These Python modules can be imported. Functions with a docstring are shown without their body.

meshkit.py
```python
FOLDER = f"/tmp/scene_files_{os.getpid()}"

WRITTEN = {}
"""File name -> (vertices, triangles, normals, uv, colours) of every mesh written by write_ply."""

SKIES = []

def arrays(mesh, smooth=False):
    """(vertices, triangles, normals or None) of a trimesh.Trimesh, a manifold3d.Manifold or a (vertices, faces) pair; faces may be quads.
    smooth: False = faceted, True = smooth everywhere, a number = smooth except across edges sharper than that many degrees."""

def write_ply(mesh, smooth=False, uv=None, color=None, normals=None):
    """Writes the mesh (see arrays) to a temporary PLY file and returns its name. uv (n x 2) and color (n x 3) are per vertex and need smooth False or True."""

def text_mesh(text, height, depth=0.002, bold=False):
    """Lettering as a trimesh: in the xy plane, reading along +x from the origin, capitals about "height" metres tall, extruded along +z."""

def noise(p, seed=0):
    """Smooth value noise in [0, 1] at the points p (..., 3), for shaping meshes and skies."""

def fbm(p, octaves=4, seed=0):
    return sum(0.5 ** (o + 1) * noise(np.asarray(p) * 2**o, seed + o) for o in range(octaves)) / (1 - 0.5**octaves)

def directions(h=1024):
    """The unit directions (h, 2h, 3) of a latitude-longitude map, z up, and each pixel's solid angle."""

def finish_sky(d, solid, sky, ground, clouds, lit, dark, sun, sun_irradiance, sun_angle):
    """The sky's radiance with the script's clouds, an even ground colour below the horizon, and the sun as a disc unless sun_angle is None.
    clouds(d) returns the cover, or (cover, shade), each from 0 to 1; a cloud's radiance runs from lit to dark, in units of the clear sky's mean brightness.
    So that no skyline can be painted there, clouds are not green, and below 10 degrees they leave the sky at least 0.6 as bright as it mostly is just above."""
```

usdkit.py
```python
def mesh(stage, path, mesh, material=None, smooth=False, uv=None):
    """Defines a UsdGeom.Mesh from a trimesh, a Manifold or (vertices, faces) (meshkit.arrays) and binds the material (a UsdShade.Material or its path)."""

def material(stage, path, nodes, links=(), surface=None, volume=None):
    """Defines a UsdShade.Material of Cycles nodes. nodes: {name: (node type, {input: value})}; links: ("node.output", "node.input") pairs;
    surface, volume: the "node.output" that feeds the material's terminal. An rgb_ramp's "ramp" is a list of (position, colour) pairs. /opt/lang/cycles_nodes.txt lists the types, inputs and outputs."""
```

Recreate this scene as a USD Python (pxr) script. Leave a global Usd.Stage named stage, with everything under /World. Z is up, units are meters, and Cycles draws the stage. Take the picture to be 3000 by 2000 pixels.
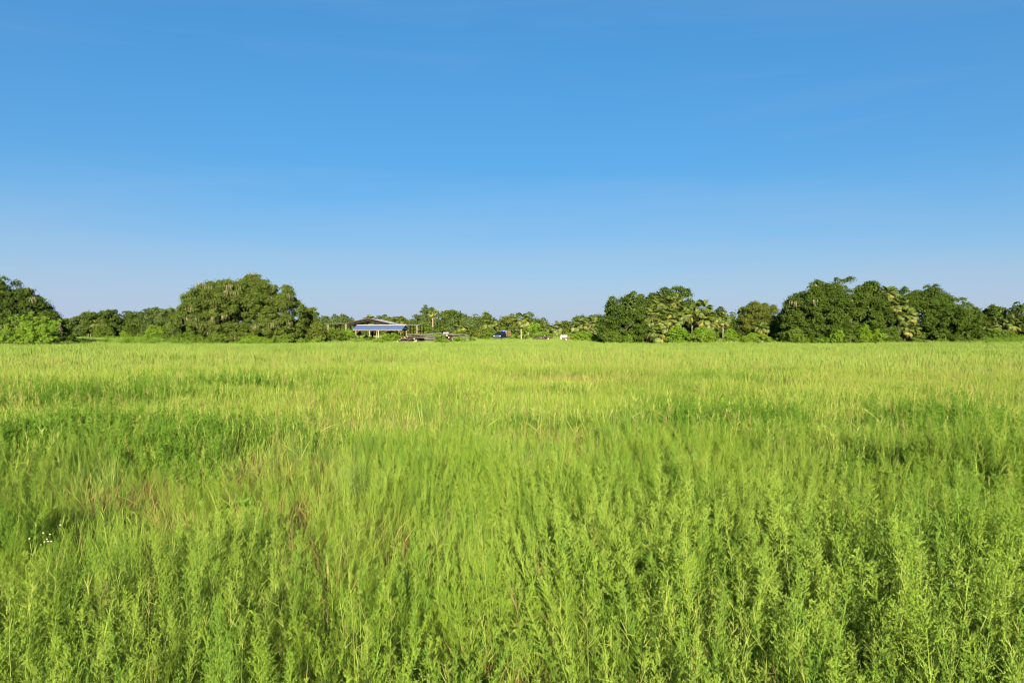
import math
import numpy as np
import trimesh
import usdkit
import meshkit
from pxr import Gf, Sdf, Usd, UsdGeom, UsdLux, UsdShade, Vt

# ------------------------------------------------------------------ camera, sky, sun, exposure
F, HOR, CAMH = 2140.0, 959.5, 3.1          # focal length and horizon row in photograph pixels (3000 wide), camera height in metres
PITCH = math.degrees(math.atan((1000 - HOR) / F))
EXPOSURE = 1.92
SUN_ELEV, SUN_AZ = math.radians(18.0), math.radians(178.0)   # azimuth as atan2(x, y): right behind the camera
SUN_INTENSITY, SKY_STRENGTH = 1.25, 0.074

stage = Usd.Stage.CreateInMemory()
UsdGeom.SetStageUpAxis(stage, "Z")
UsdGeom.SetStageMetersPerUnit(stage, 1.0)
UsdGeom.Xform.Define(stage, "/World")
UsdGeom.Scope.Define(stage, "/World/Looks")
cam = UsdGeom.Camera.Define(stage, "/World/camera")
cam.AddTranslateOp().Set(Gf.Vec3d(0, 0, CAMH))
cam.AddRotateXOp().Set(90.0 - PITCH)
cam.CreateHorizontalApertureAttr(36.0)
cam.CreateVerticalApertureAttr(24.0)
cam.CreateFocalLengthAttr(36.0 * F / 3000.0)
cam.CreateClippingRangeAttr(Gf.Vec2f(0.05, 20000.0))
cam.CreateExposureAttr(EXPOSURE)

VEIL = 3.25                                  # thin high haze and wisps over the whole sky, thicker towards the horizon
sky_mat = usdkit.material(stage, "/World/Looks/sky_look", {
    "sky": ("sky_texture", {"sky_type": "single_scattering", "sun_disc": False, "sun_elevation": SUN_ELEV, "sun_rotation": SUN_AZ,
                            "altitude": 0.0, "air_density": 1.0, "aerosol_density": 0.6, "ozone_density": 8.0}),
    "gam": ("gamma", {"gamma": 0.6}), "sat": ("hsv", {"saturation": 1.52}),        # one even tone curve over the whole sky, like the photograph's
    "tc": ("texture_coordinate", {}), "xyz": ("separate_xyz", {}),
    "up": ("math", {"math_type": "maximum", "value2": 0.0}), "off": ("math", {"math_type": "add", "value2": 0.03}),
    "map": ("mapping", {"location": (3.1, 1.7, 0.4), "scale": (1.0, 1.0, 9.0), "rotation": (0.0, 0.14, 0.0)}),
    "cir": ("noise_texture", {"scale": 1.3, "detail": 6.0, "roughness": 0.55, "distortion": 0.5}),
    "wis": ("map_range", {"value": 0.5, "from_min": 0.45, "from_max": 0.8, "to_min": -0.074, "to_max": -0.125, "clamp": True}),
    "div": ("math", {"math_type": "divide"}), "exp": ("math", {"math_type": "exponent"}),
    "inv": ("math", {"math_type": "subtract", "value1": 1.0}),
    "mix": ("mix_color", {"b": (0.60 * VEIL * 0.87, 0.72 * VEIL * 0.87, 0.94 * VEIL * 0.87)}),
    "bg": ("background_shader", {"strength": SKY_STRENGTH})},
    [("sky.color", "gam.color"), ("gam.color", "sat.color"), ("tc.generated", "xyz.vector"), ("tc.generated", "map.vector"), ("map.vector", "cir.vector"),
     ("cir.fac", "wis.value"), ("xyz.z", "up.value1"), ("up.value", "off.value1"), ("wis.result", "div.value1"), ("off.value", "div.value2"),
     ("div.value", "exp.value1"), ("exp.value", "inv.value2"), ("inv.value", "mix.fac"), ("sat.color", "mix.a"), ("mix.result", "bg.color")], surface="bg.background")
dome = UsdLux.DomeLight.Define(stage, "/World/sky")
UsdShade.MaterialBindingAPI.Apply(dome.GetPrim()).Bind(sky_mat)
dome.GetPrim().SetCustomDataByKey("kind", "structure")
sun = UsdLux.DistantLight.Define(stage, "/World/sun")
sun.CreateIntensityAttr(SUN_INTENSITY)
sun.CreateNormalizeAttr(True)
sun.CreateAngleAttr(0.53)
sun.CreateColorAttr(Gf.Vec3f(1.0, 0.90, 0.70))
tosun = Gf.Vec3d(math.sin(SUN_AZ) * math.cos(SUN_ELEV), math.cos(SUN_AZ) * math.cos(SUN_ELEV), math.sin(SUN_ELEV))
sun.AddTransformOp().Set(Gf.Matrix4d(Gf.Rotation(Gf.Vec3d(0, 0, 1), tosun), Gf.Vec3d(0, 0, 0)))

# ------------------------------------------------------------------ helpers
taken = set()


def free(path):
    p, k = path, 0
    while p in taken:
        k += 1
        p = f"{path}_{k:03d}"
    taken.add(p)
    return p


def tag(prim, label=None, category=None, group=None, kind=None):
    for k, v in (("label", label), ("category", category), ("group", group), ("kind", kind)):
        if v:
            prim.SetCustomDataByKey(k, v)
    return prim


def thing(name, label, category, loc=(0, 0, 0), rotz=0.0, group=None, scale=None):
    x = UsdGeom.Xform.Define(stage, free("/World/" + name))
    x.AddTranslateOp().Set(Gf.Vec3d(*map(float, loc)))
    if rotz:
        x.AddRotateZOp().Set(math.degrees(rotz))
    if scale:
        x.AddScaleOp().Set(Gf.Vec3f(*scale))
    return tag(x.GetPrim(), label, category, group)


def part(parent, name, mesh, mat, smooth=False, label=None, kind=None):
    m = usdkit.mesh(stage, free(f"{parent.GetPath()}/{name}"), mesh, mat, smooth=smooth)
    return tag(m.GetPrim(), label, kind=kind)


def copy_of(source, name, label, category, loc, rotz, group=None, scale=1.0):
    x = UsdGeom.Xform.Define(stage, free("/World/" + name))
    x.AddTranslateOp().Set(Gf.Vec3d(*map(float, loc)))
    x.AddRotateZOp().Set(math.degrees(rotz))
    x.AddScaleOp().Set(Gf.Vec3f(*([scale] * 3 if np.ndim(scale) == 0 else scale)))
    x.GetPrim().GetReferences().AddInternalReference(source)
    x.GetPrim().SetInstanceable(True)
    return tag(x.GetPrim(), label, category, group)


def ground_z(x, y):
    x, y = np.asarray(x, float), np.asarray(y, float)
    p = np.stack([x / 28 + 7.3, y / 28 + 2.1, np.zeros_like(x)], -1)
    return (meshkit.fbm(p, 3, 5) - 0.5) * 0.7 * np.clip((np.hypot(x, y) - 4) / 30, 0, 1)


def gxy(px, D):
    return (px - 1500.0) / F * D


def zof(py, D):
    return CAMH - (py - HOR) / F * D


def on_ground(px, py, z=0.8):
    D = (CAMH - z) * F / (py - HOR)
    return gxy(px, D), D


def box(sx, sy, sz, c=(0, 0, 0), rot=None):
    m = trimesh.creation.box((sx, sy, sz))
    if rot is not None:
        m.apply_transform(rot)
    m.apply_translation(c)
    return m


def soft_box(sx, sy, sz, c=(0, 0, 0), r=0.04):
    pts = np.array([[i * (sx / 2 - a), j * (sy / 2 - b), k * (sz / 2 - e)] for i in (-1, 1) for j in (-1, 1) for k in (-1, 1)
                    for a, b, e in ((0, r, r), (r, 0, r), (r, r, 0))]) + np.asarray(c)
    return trimesh.convex.convex_hull(pts)


def cyl(r, p0, p1, n=10, r2=None):
    p0, p1 = np.asarray(p0, float), np.asarray(p1, float)
    return tube([p0, p1], [r, r if r2 is None else r2], n, caps=True)


def tube(pts, radii, n=7, caps=True):
    p = np.asarray(pts, float)
    radii = np.broadcast_to(np.asarray(radii, float), (len(p),))
    t = np.gradient(p, axis=0)
    t /= np.linalg.norm(t, axis=1, keepdims=True) + 1e-12
    a = np.cross(t, np.where(np.abs(t[:, 2:]) < 0.9, [0, 0, 1.0], [1.0, 0, 0]))
    a /= np.linalg.norm(a, axis=1, keepdims=True) + 1e-12
    b, ang = np.cross(t, a), np.arange(n) * 2 * np.pi / n
    v = (p[:, None] + radii[:, None, None] * (np.cos(ang)[None, :, None] * a[:, None] + np.sin(ang)[None, :, None] * b[:, None])).reshape(-1, 3)
    i, j = np.meshgrid(np.arange(len(p) - 1), np.arange(n), indexing="ij")
    q = np.stack([i * n + j, i * n + (j + 1) % n, (i + 1) * n + (j + 1) % n, (i + 1) * n + j], -1).reshape(-1, 4)
    f = np.vstack([q[:, [0, 1, 2]], q[:, [0, 2, 3]]])
    if caps:
        k = np.arange(1, n - 1)
        e = (len(p) - 1) * n
        f = np.vstack([f, np.stack([0 * k, k + 1, k], -1), np.stack([e + 0 * k, e + k, e + k + 1], -1)])
    return trimesh.Trimesh(v, f, process=False)


def join(ms):
    return trimesh.util.concatenate(list(ms))


def prism(poly, axis_len, axis="y"):
    """closed polygon (list of (a, z)) swept along the other horizontal axis from -len/2 to len/2"""
    from shapely.geometry import Polygon
    m = trimesh.creation.extrude_polygon(Polygon(poly), axis_len, engine="earcut")
    v = np.array(m.vertices)
    v = np.stack([v[:, 0], v[:, 2] - axis_len / 2, v[:, 1]], -1) if axis == "y" else np.stack([v[:, 2] - axis_len / 2, v[:, 0], v[:, 1]], -1)
    m = trimesh.Trimesh(v, m.faces, process=False)
    if m.volume < 0:
        m.invert()
    return m


def norm(v):
    return v / (np.linalg.norm(v, axis=-1, keepdims=True) + 1e-12)


# ------------------------------------------------------------------ materials
def solid(name, color, rough=0.6, metallic=0.0, spec=0.5, vary=0.0, scale=3.0, second=None, coord="position", bump=0.0):
    nodes = {"p": ("principled_bsdf", {"base_color": color, "roughness": rough, "metallic": metallic, "specular_ior_level": spec})}
    links = []
    if vary or second:
        b = second if second else tuple(c * (1 - vary) for c in color)
        nodes |= {"g": ("geometry", {}), "n": ("noise_texture", {"scale": scale, "detail": 5.0, "roughness": 0.65}),
                  "r": ("rgb_ramp", {"ramp": [(0.36, b), (0.62, color)]})}
        links += [("g.position", "n.vector"), ("n.fac", "r.fac"), ("r.color", "p.base_color")]
        if bump:
            nodes |= {"b": ("bump", {"strength": 0.6, "distance": bump})}
            links += [("n.fac", "b.height"), ("b.normal", "p.normal")]
    return usdkit.material(stage, "/World/Looks/" + name, nodes, links, surface="p.BSDF")


def leaf_look(name, low, high, old=None, trans=0.35, big=0.25, gloss=0.12, old_from=0.62, island=0.35, small=3.0):
    """foliage: colour runs from low to high by slow world noise and by leaf, a share of leaves turns towards old"""
    old = old or high
    nodes = {
        "g": ("geometry", {}),
        "n1": ("noise_texture", {"scale": big, "detail": 3.0, "roughness": 0.6}),
        "n2": ("noise_texture", {"scale": small, "detail": 2.0}),
        "mx": ("mix_float", {"fac": 0.4}),
        "mi": ("mix_float", {"fac": island}),
        "r": ("rgb_ramp", {"ramp": [(0.28, low), (0.68, high)]}),
        "ro": ("rgb_ramp", {"ramp": [(old_from, (0, 0, 0)), (min(old_from + 0.25, 1.0), (1, 1, 1))]}),
        "mo": ("mix_color", {"b": old}),
        "d": ("principled_bsdf", {"roughness": 0.55, "specular_ior_level": gloss}),
        "t": ("translucent_bsdf", {}),
        "h": ("hsv", {"saturation": 1.1, "value": 1.25}),
        "m": ("mix_closure", {"fac": trans})}
    links = [("g.position", "n1.vector"), ("g.position", "n2.vector"), ("n1.fac", "mx.a"), ("n2.fac", "mx.b"), ("mx.result", "mi.a"),
             ("g.random_per_island", "mi.b"), ("mi.result", "r.fac"), ("r.color", "mo.a"), ("n1.color", "ro.fac") if False else ("mi.result", "ro.fac"),
             ("ro.color", "mo.fac") if False else ("ro.alpha", "mo.fac") if False else ("g.random_per_island", "mo.fac") if False else ("ro.color", "mo.fac"),
             ("mo.result", "d.base_color"), ("mo.result", "h.color"), ("h.color", "t.color"), ("d.BSDF", "m.closure1"), ("t.BSDF", "m.closure2")]
    return usdkit.material(stage, "/World/Looks/" + name, nodes, links, surface="m.closure")


M = {
    "soil": solid("soil_look", (0.075, 0.075, 0.022), 0.95, spec=0.1, second=(0.055, 0.04, 0.018), scale=0.35),
    "weed": leaf_look("weed_look", (0.156, 0.242, 0.024), (0.285, 0.380, 0.066), trans=0.35, big=0.18, small=2.0),
    "weed_pale": leaf_look("weed_pale_look", (0.195, 0.274, 0.035), (0.312, 0.395, 0.082), trans=0.35, big=0.18, small=2.0),
    "weed_cool": leaf_look("weed_cool_look", (0.124, 0.218, 0.024), (0.232, 0.336, 0.062), trans=0.35, big=0.18, small=2.0),
    "feathery": leaf_look("feathery_leaf_look", (0.105, 0.185, 0.014), (0.222, 0.320, 0.036), trans=0.35, big=0.5, small=2.0),
    "weed_deep": leaf_look("weed_deep_look", (0.082, 0.165, 0.014), (0.160, 0.260, 0.032), trans=0.35, big=0.3, small=2.0),
    "grass": leaf_look("grass_look", (0.166, 0.230, 0.030), (0.262, 0.328, 0.064), trans=0.35, big=0.10, small=0.6),
    "far": leaf_look("far_grass_look", (0.112, 0.172, 0.026), (0.198, 0.258, 0.052), old=(0.23, 0.20, 0.06), trans=0.3, big=0.05, small=0.16, island=0.15, old_from=0.60),
    "stalk": leaf_look("stalk_look", (0.20, 0.24, 0.045), (0.33, 0.34, 0.085), trans=0.3, big=0.2),
    "seed": leaf_look("seed_look", (0.17, 0.12, 0.05), (0.28, 0.22, 0.08), trans=0.3, big=0.2),
    "dry": leaf_look("dry_grass_look", (0.205, 0.165, 0.050), (0.315, 0.290, 0.085), trans=0.3, big=0.4),
    "rush": leaf_look("rush_look", (0.095, 0.155, 0.030), (0.155, 0.220, 0.050), trans=0.25, big=0.3),
    "oak": leaf_look("oak_leaf_look", (0.034, 0.058, 0.007), (0.100, 0.130, 0.018), trans=0.25, big=0.35, small=1.6),
    "moss_oak": leaf_look("moss_oak_leaf_look", (0.050, 0.076, 0.010), (0.145, 0.175, 0.028), trans=0.25, big=0.35, small=1.6),
    "dark_oak": leaf_look("dark_oak_leaf_look", (0.034, 0.060, 0.006), (0.094, 0.124, 0.014), trans=0.25, big=0.35, small=1.6),
    "olive": leaf_look("olive_leaf_look", (0.056, 0.076, 0.010), (0.150, 0.165, 0.026), trans=0.25, big=0.3, small=1.2),
    "far_tree": leaf_look("far_tree_leaf_look", (0.050, 0.076, 0.018), (0.118, 0.145, 0.034), trans=0.25, big=0.25, small=1.0),
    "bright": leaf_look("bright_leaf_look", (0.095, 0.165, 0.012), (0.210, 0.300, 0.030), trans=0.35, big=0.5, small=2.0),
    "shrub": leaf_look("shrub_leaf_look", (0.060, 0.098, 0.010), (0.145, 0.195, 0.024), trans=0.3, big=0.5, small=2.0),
    "palm": leaf_look("palm_leaf_look", (0.078, 0.108, 0.016), (0.170, 0.194, 0.036), trans=0.25, big=0.6, small=2.0, gloss=0.4),
    "palm_old": leaf_look("palm_dead_leaf_look", (0.19, 0.105, 0.042), (0.33, 0.205, 0.085), trans=0.15, big=0.6),
    "palm_yellow": leaf_look("palm_yellow_leaf_look", (0.16, 0.155, 0.035), (0.26, 0.225, 0.06), trans=0.25, big=0.6),
    "bark": solid("bark_look", (0.17, 0.145, 0.11), 0.9, spec=0.2, second=(0.08, 0.066, 0.05), scale=2.5),
    "palm_bark": solid("palm_bark_look", (0.25, 0.20, 0.145), 0.9, spec=0.2, second=(0.13, 0.10, 0.07), scale=6.0),
    "moss": leaf_look("hanging_moss_look", (0.17, 0.15, 0.085), (0.28, 0.25, 0.15), trans=0.2, big=0.5),
    "post": solid("weathered_post_look", (0.24, 0.215, 0.155), 0.85, spec=0.2, second=(0.15, 0.125, 0.09), scale=4.0),
    "timber": solid("timber_look", (0.19, 0.135, 0.08), 0.8, spec=0.2, second=(0.12, 0.08, 0.045), scale=4.0),
    "dark_wood": solid("dark_wood_look", (0.055, 0.045, 0.035), 0.85, spec=0.2, vary=0.4),
    "blue_roof": solid("blue_roof_look", (0.100, 0.138, 0.270), 0.5, metallic=0.2, second=(0.085, 0.120, 0.24), scale=1.2),
    "roof_trim": solid("roof_trim_look", (0.40, 0.40, 0.39), 0.45),
    "tin": solid("tin_roof_look", (0.36, 0.35, 0.335), 0.45, metallic=0.3, second=(0.26, 0.24, 0.22), scale=0.8),
    "tin_dark": solid("dark_tin_look", (0.10, 0.085, 0.07), 0.7, vary=0.4, scale=1.5),
    "log_brown": solid("brown_log_look", (0.066, 0.050, 0.036), 0.9, spec=0.15, second=(0.028, 0.021, 0.016), scale=3.0, bump=0.02),
    "log_grey": solid("grey_pole_look", (0.095, 0.094, 0.068), 0.85, spec=0.2, second=(0.050, 0.048, 0.036), scale=2.0, bump=0.01),
    "log_end": solid("log_end_look", (0.34, 0.275, 0.19), 0.9, spec=0.15, vary=0.3, scale=6.0),
    "truck": solid("truck_paint_look", (0.006, 0.009, 0.016), 0.35, spec=0.2),
    "chrome": solid("chrome_look", (0.72, 0.72, 0.72), 0.18, metallic=1.0),
    "glass": solid("vehicle_glass_look", (0.006, 0.008, 0.011), 0.10, spec=0.12),
    "tyre": solid("tyre_look", (0.02, 0.02, 0.02), 0.85),
    "rim": solid("rim_look", (0.45, 0.45, 0.44), 0.35, metallic=0.8),
    "lamp": solid("headlamp_look", (0.78, 0.78, 0.74), 0.12, spec=0.8),
    "grille": solid("grille_look", (0.10, 0.045, 0.03), 0.5),
    "blue": solid("blue_plastic_look", (0.03, 0.15, 0.55), 0.45),
    "white": solid("white_paint_look", (0.30, 0.28, 0.26), 0.5, second=(0.19, 0.15, 0.13), scale=2.5),
    "rust": solid("rust_look", (0.20, 0.075, 0.04), 0.85, spec=0.2, second=(0.10, 0.04, 0.025), scale=5.0),
    "orange": solid("orange_paint_look", (0.62, 0.20, 0.075), 0.6, second=(0.40, 0.13, 0.06), scale=3.0),
    "charcoal": solid("charcoal_metal_look", (0.035, 0.040, 0.045), 0.6),
    "petal": solid("petal_look", (0.70, 0.70, 0.62), 0.7),
}


# ------------------------------------------------------------------ the ground: one sheet out to the horizon
def ground():
    r = np.concatenate([[0.0], np.geomspace(1.5, 6000, 90)])
    a = np.linspace(0, 2 * np.pi, 145)[:-1]
    rr, aa = np.meshgrid(r, a, indexing="ij")
    x, y = rr * np.sin(aa), rr * np.cos(aa)
    z = ground_z(x, y) * np.clip(1 - (rr - 500) / 500, 0, 1)
    v = np.stack([x, y, z], -1).reshape(-1, 3)
    n = len(a)
    i, j = np.meshgrid(np.arange(len(r) - 1), np.arange(n), indexing="ij")
    q = np.stack([i * n + j, (i + 1) * n + j, (i + 1) * n + (j + 1) % n, i * n + (j + 1) % n], -1).reshape(-1, 4)
    f = np.vstack([q[:, [0, 2, 1]], q[:, [0, 3, 2]]])
    f = f[(f[:, 0] != f[:, 1])]
    g = usdkit.mesh(stage, free("/World/ground"), trimesh.Trimesh(v, f, process=False), M["soil"], smooth=True)
    tag(g.GetPrim(), "flat earth of the meadow under the grass, out to the horizon", "ground", kind="structure")


ground()


# ------------------------------------------------------------------ trees
def leaf_quads(rng, pos, nrm, size, aspect=0.62):
    n = len(pos)
    a = norm(np.cross(nrm, rng.normal(size=(n, 3))))
    b = np.cross(nrm, a)
    s = size * rng.uniform(0.6, 1.4, (n, 1))
    a, b = a * s, b * s * aspect
    v = np.stack([pos - a * 0.8 - b, pos - a * 0.8 + b, pos + a * 1.1], 1).reshape(-1, 3)
    return trimesh.Trimesh(v, np.arange(3 * n).reshape(-1, 3), process=False)


def clump_leaves(rng, centres, radii, outward, per, size, up=0.5):
    n = len(centres) * per
    c, r, o = np.repeat(centres, per, 0), np.repeat(radii, per), np.repeat(outward, per, 0)
    d = norm(rng.normal(size=(n, 3)) + 0.55 * o + [0, 0, up])
    rad = r * np.where(rng.random(n) < 0.10, rng.uniform(1.0, 1.45, n), rng.uniform(0.55, 1.02, n))
    pos = c + d * rad[:, None] * [1, 1, 0.72]
    pos[:, 2] = np.maximum(pos[:, 2], 0.05)
    return leaf_quads(rng, pos, norm(d + 0.75 * rng.normal(size=(n, 3))), size)


def tree(name, label, px, D, mat, half=None, top=None, prof=None, depth=None, skirt=0.35, seed=0, per=185, r=(0.6, 1.25), leaf=0.135,
         dens=1.6, category="tree", group=None, rough=0.18, moss=0, trunk=True, limbs=12, carving=2.0):
    """px, half, top and prof are the tree's place and outline in photograph pixels at distance D; its depth and inside are built from them in metres"""
    rng = np.random.default_rng(seed + int(px) * 7 + int(D))
    if prof is None:
        ph = rng.uniform(0, 6.28)
        u = np.linspace(-1, 1, 15)
        h = (1 - np.abs(u) ** 2.4) ** 0.62
        h = 0.28 + 0.72 * h + 0.05 * np.sin(u * 7 + ph) * (h > 0.2)
        zt = zof(top, D)
        xs, zs = u * half / F * D, np.minimum(h, 1.0) * zt
    else:
        xs = np.array([(p[0] - px) / F * D for p in prof])
        zs = np.array([zof(p[1], D) for p in prof])
    x0, x1 = xs[0], xs[-1]
    hw, xc = (x1 - x0) / 2, (x0 + x1) / 2
    depth = depth or hw * 1.7
    zmax = zs.max()
    X, Y = gxy(px, D), D
    gz = float(ground_z(X, Y))
    # sample the crown's volume, keep what lies near its surface
    surface = 2.6 * hw * depth / 2 + 2.2 * (hw + depth / 2) * zmax
    want = int(dens * surface / (1.15 * r[1] * r[0] * 2))
    keep = []
    got = 0
    bump_seed = int(rng.integers(1000))
    while got < want:
        p = np.stack([rng.uniform(x0, x1, 6000), rng.uniform(-depth / 2, depth / 2, 6000), rng.uniform(0, zmax * 1.05, 6000)], -1)
        e = np.clip(1 - ((p[:, 0] - xc) / (hw * 1.02)) ** 2, 0, 1)
        dy = depth / 2 * e ** 0.42 + 0.01
        v = np.abs(p[:, 1]) / dy
        nz = meshkit.fbm(np.stack([p[:, 0] / 2.6, p[:, 1] / 2.6, p[:, 2] / 4.0], -1) + 50, 2, bump_seed) - 0.5
        zt = np.interp(p[:, 0], xs, zs) * np.clip(1 - np.minimum(v, 1) ** 2.3, 0, 1) ** 0.55 * (1 + 2 * rough * nz)
        lo = skirt * (1 + 1.5 * nz) + 0.25 * zmax * 0.0
        lobe = meshkit.fbm(p / [3.1, 3.1, 2.3] + 90, 2, bump_seed + 5)
        carve = carving * min(1.0, hw / 5.0) * np.clip((0.56 - lobe) * 5.5, 0, 1)
        d_top, d_side = zt - p[:, 2] - carve, (1 - v) * dy * 0.8 - carve * 0.8
        inner = np.minimum(d_top, d_side)
        ok = (v < 1) & (d_top > 0) & (d_side > -0.05) & (p[:, 2] > lo) & (rng.random(6000) < np.exp(-np.maximum(inner - 0.4, 0) / 0.9))
        keep.append(p[ok])
        got += ok.sum()
    c = np.concatenate(keep)[:want]
    rad = rng.uniform(r[0], r[1], len(c)) * np.clip(0.55 + 0.45 * c[:, 2] / max(zmax * 0.5, 0.1), 0.5, 1)
    c[:, 2] = np.maximum(c[:, 2] - rad * 0.75, 0.15)
    out = norm((c - [xc, 0, zmax * 0.42]) / [hw, depth / 2, zmax * 0.6])
    root = thing(name, label, category, (X, Y, gz), group=group)
    ci = c[rng.permutation(len(c))[: len(c) // 3]] * [1, 0.72, 1] * rng.uniform(0.72, 0.95, (len(c) // 3, 1)) + [0.15 * xc, 0, 0]   # the leaves further in
    crown = join([clump_leaves(rng, c, rad, out, per, leaf), clump_leaves(rng, ci, np.full(len(ci), r[1] * 1.1), norm(ci), 60, leaf * 2.1)])
    part(root, "crown", crown, mat)
    if trunk:
        ms = []
        tr = 0.035 * zmax + 0.008 * hw * 2
        fork = np.array([xc * 0.5, 0, min(2.2, zmax * 0.28)])
        base = np.array([xc * 0.5 - 0.15, 0.1, -0.15])
        ms.append(tube([base, base * 0.6 + fork * 0.4 + [0, 0, 0], fork], [tr * 1.45, tr * 1.05, tr], 9))
        for k in rng.choice(len(c), min(limbs, len(c)), replace=False):
            e = c[k] * [0.93, 0.93, 1.0]
            m1 = fork + (e - fork) * 0.4 + [0, 0, 0.10 * np.linalg.norm(e - fork) * (1 if e[2] > fork[2] else 0.4)] + rng.normal(size=3) * 0.25
            m2 = fork + (e - fork) * 0.75 + rng.normal(size=3) * 0.3
            rr = tr * rng.uniform(0.35, 0.6)
            ms.append(tube([fork - [0, 0, 0.15], m1, m2, e], [rr, rr * 0.75, rr * 0.45, rr * 0.15], 6, caps=False))
        part(root, "trunk", join(ms), M["bark"], smooth=True)
    if moss:
        front = np.flatnonzero((c[:, 1] < 0.2 * depth) & (c[:, 2] > 1.6))
        k = rng.choice(front, min(moss, len(front)), replace=False)
        n = 26
        s = np.repeat(c[k] + out[k] * rad[k, None] * 0.8, n, 0) + rng.normal(size=(len(k) * n, 3)) * [0.32, 0.32, 0.15]
        L = rng.uniform(0.4, 1.3, len(s))
        w = np.stack([np.cos(q := rng.uniform(0, 6.28, len(s))), np.sin(q), 0 * q], -1) * 0.05
        tip = s + rng.normal(size=s.shape) * 0.08
        tip[:, 2] = np.maximum(s[:, 2] - L, 0.05)
        v = np.stack([s - w, s + w, tip], 1).reshape(-1, 3)
        part(root, "hanging_moss", trimesh.Trimesh(v, np.arange(len(v)).reshape(-1, 3), process=False), M["moss"])
    return root


# the big trees, left to right
tree("oak_tree", "dark spreading oak cut by the left edge of the photo, behind the pale green bush", 20, 128, M["oak"], seed=1, skirt=0.3, moss=10,
     prof=[(-190, 960), (-150, 880), (-90, 830), (-20, 812), (30, 815), (60, 834), (92, 866), (122, 884), (150, 916), (172, 948), (185, 982)], depth=17)
tree("oak_tree", "large round oak with grey hanging moss, left of the sheds", 690, 143, M["moss_oak"], seed=2, skirt=0.25, moss=60, limbs=26, carving=1.9,
     prof=[(503, 970), (520, 905), (552, 868), (590, 842), (625, 818), (655, 803), (680, 797), (705, 805), (727, 797), (746, 808), (768, 810), (790, 821), (815, 838), (840, 832), (862, 838), (872, 872), (885, 890), (893, 925), (896, 965)], depth=22, rough=0.22)
tree("oak_tree", "dark oak with a few gaps in its crown, left end of the right-hand grove", 1822, 140, M["dark_oak"], seed=3, skirt=0.2, moss=4,
     prof=[(1752, 985), (1757, 930), (1768, 895), (1780, 873), (1806, 862), (1826, 858), (1845, 852), (1862, 852), (1880, 864), (1895, 872), (1906, 910), (1910, 960)], depth=11)
tree("oak_tree", "oak whose dark crown rises above the cluster of palms", 1968, 152, M["oak"], seed=4, skirt=0.3,
     prof=[(1878, 970), (1885, 910), (1895, 862), (1920, 850), (1945, 851), (1960, 838), (1982, 834), (2005, 846), (2022, 866), (2034, 890), (2040, 925), (2048, 980)], depth=11)
tree("oak_tree", "wide dark oak forming the left half of the tallest right-hand clump", 2372, 140, M["dark_oak"], seed=5, skirt=0.2, moss=5, limbs=16,
     prof=[(2278, 990), (2288, 920), (2298, 875), (2330, 862), (2344, 842), (2362, 824), (2380, 832), (2400, 822), (2430, 812), (2452, 820), (2470, 850), (2484, 900)], depth=15)
tree("oak_tree", "dense dark oak forming the right half of the tallest right-hand clump, beside the stacked palm", 2530, 143, M["dark_oak"], seed=6, skirt=0.3, moss=4, limbs=16,
     prof=[(2418, 950), (2428, 850), (2440, 812), (2470, 818), (2500, 822), (2540, 824), (2560, 822), (2584, 830), (2600, 850), (2618, 880), (2640, 930)], depth=15)
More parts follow.
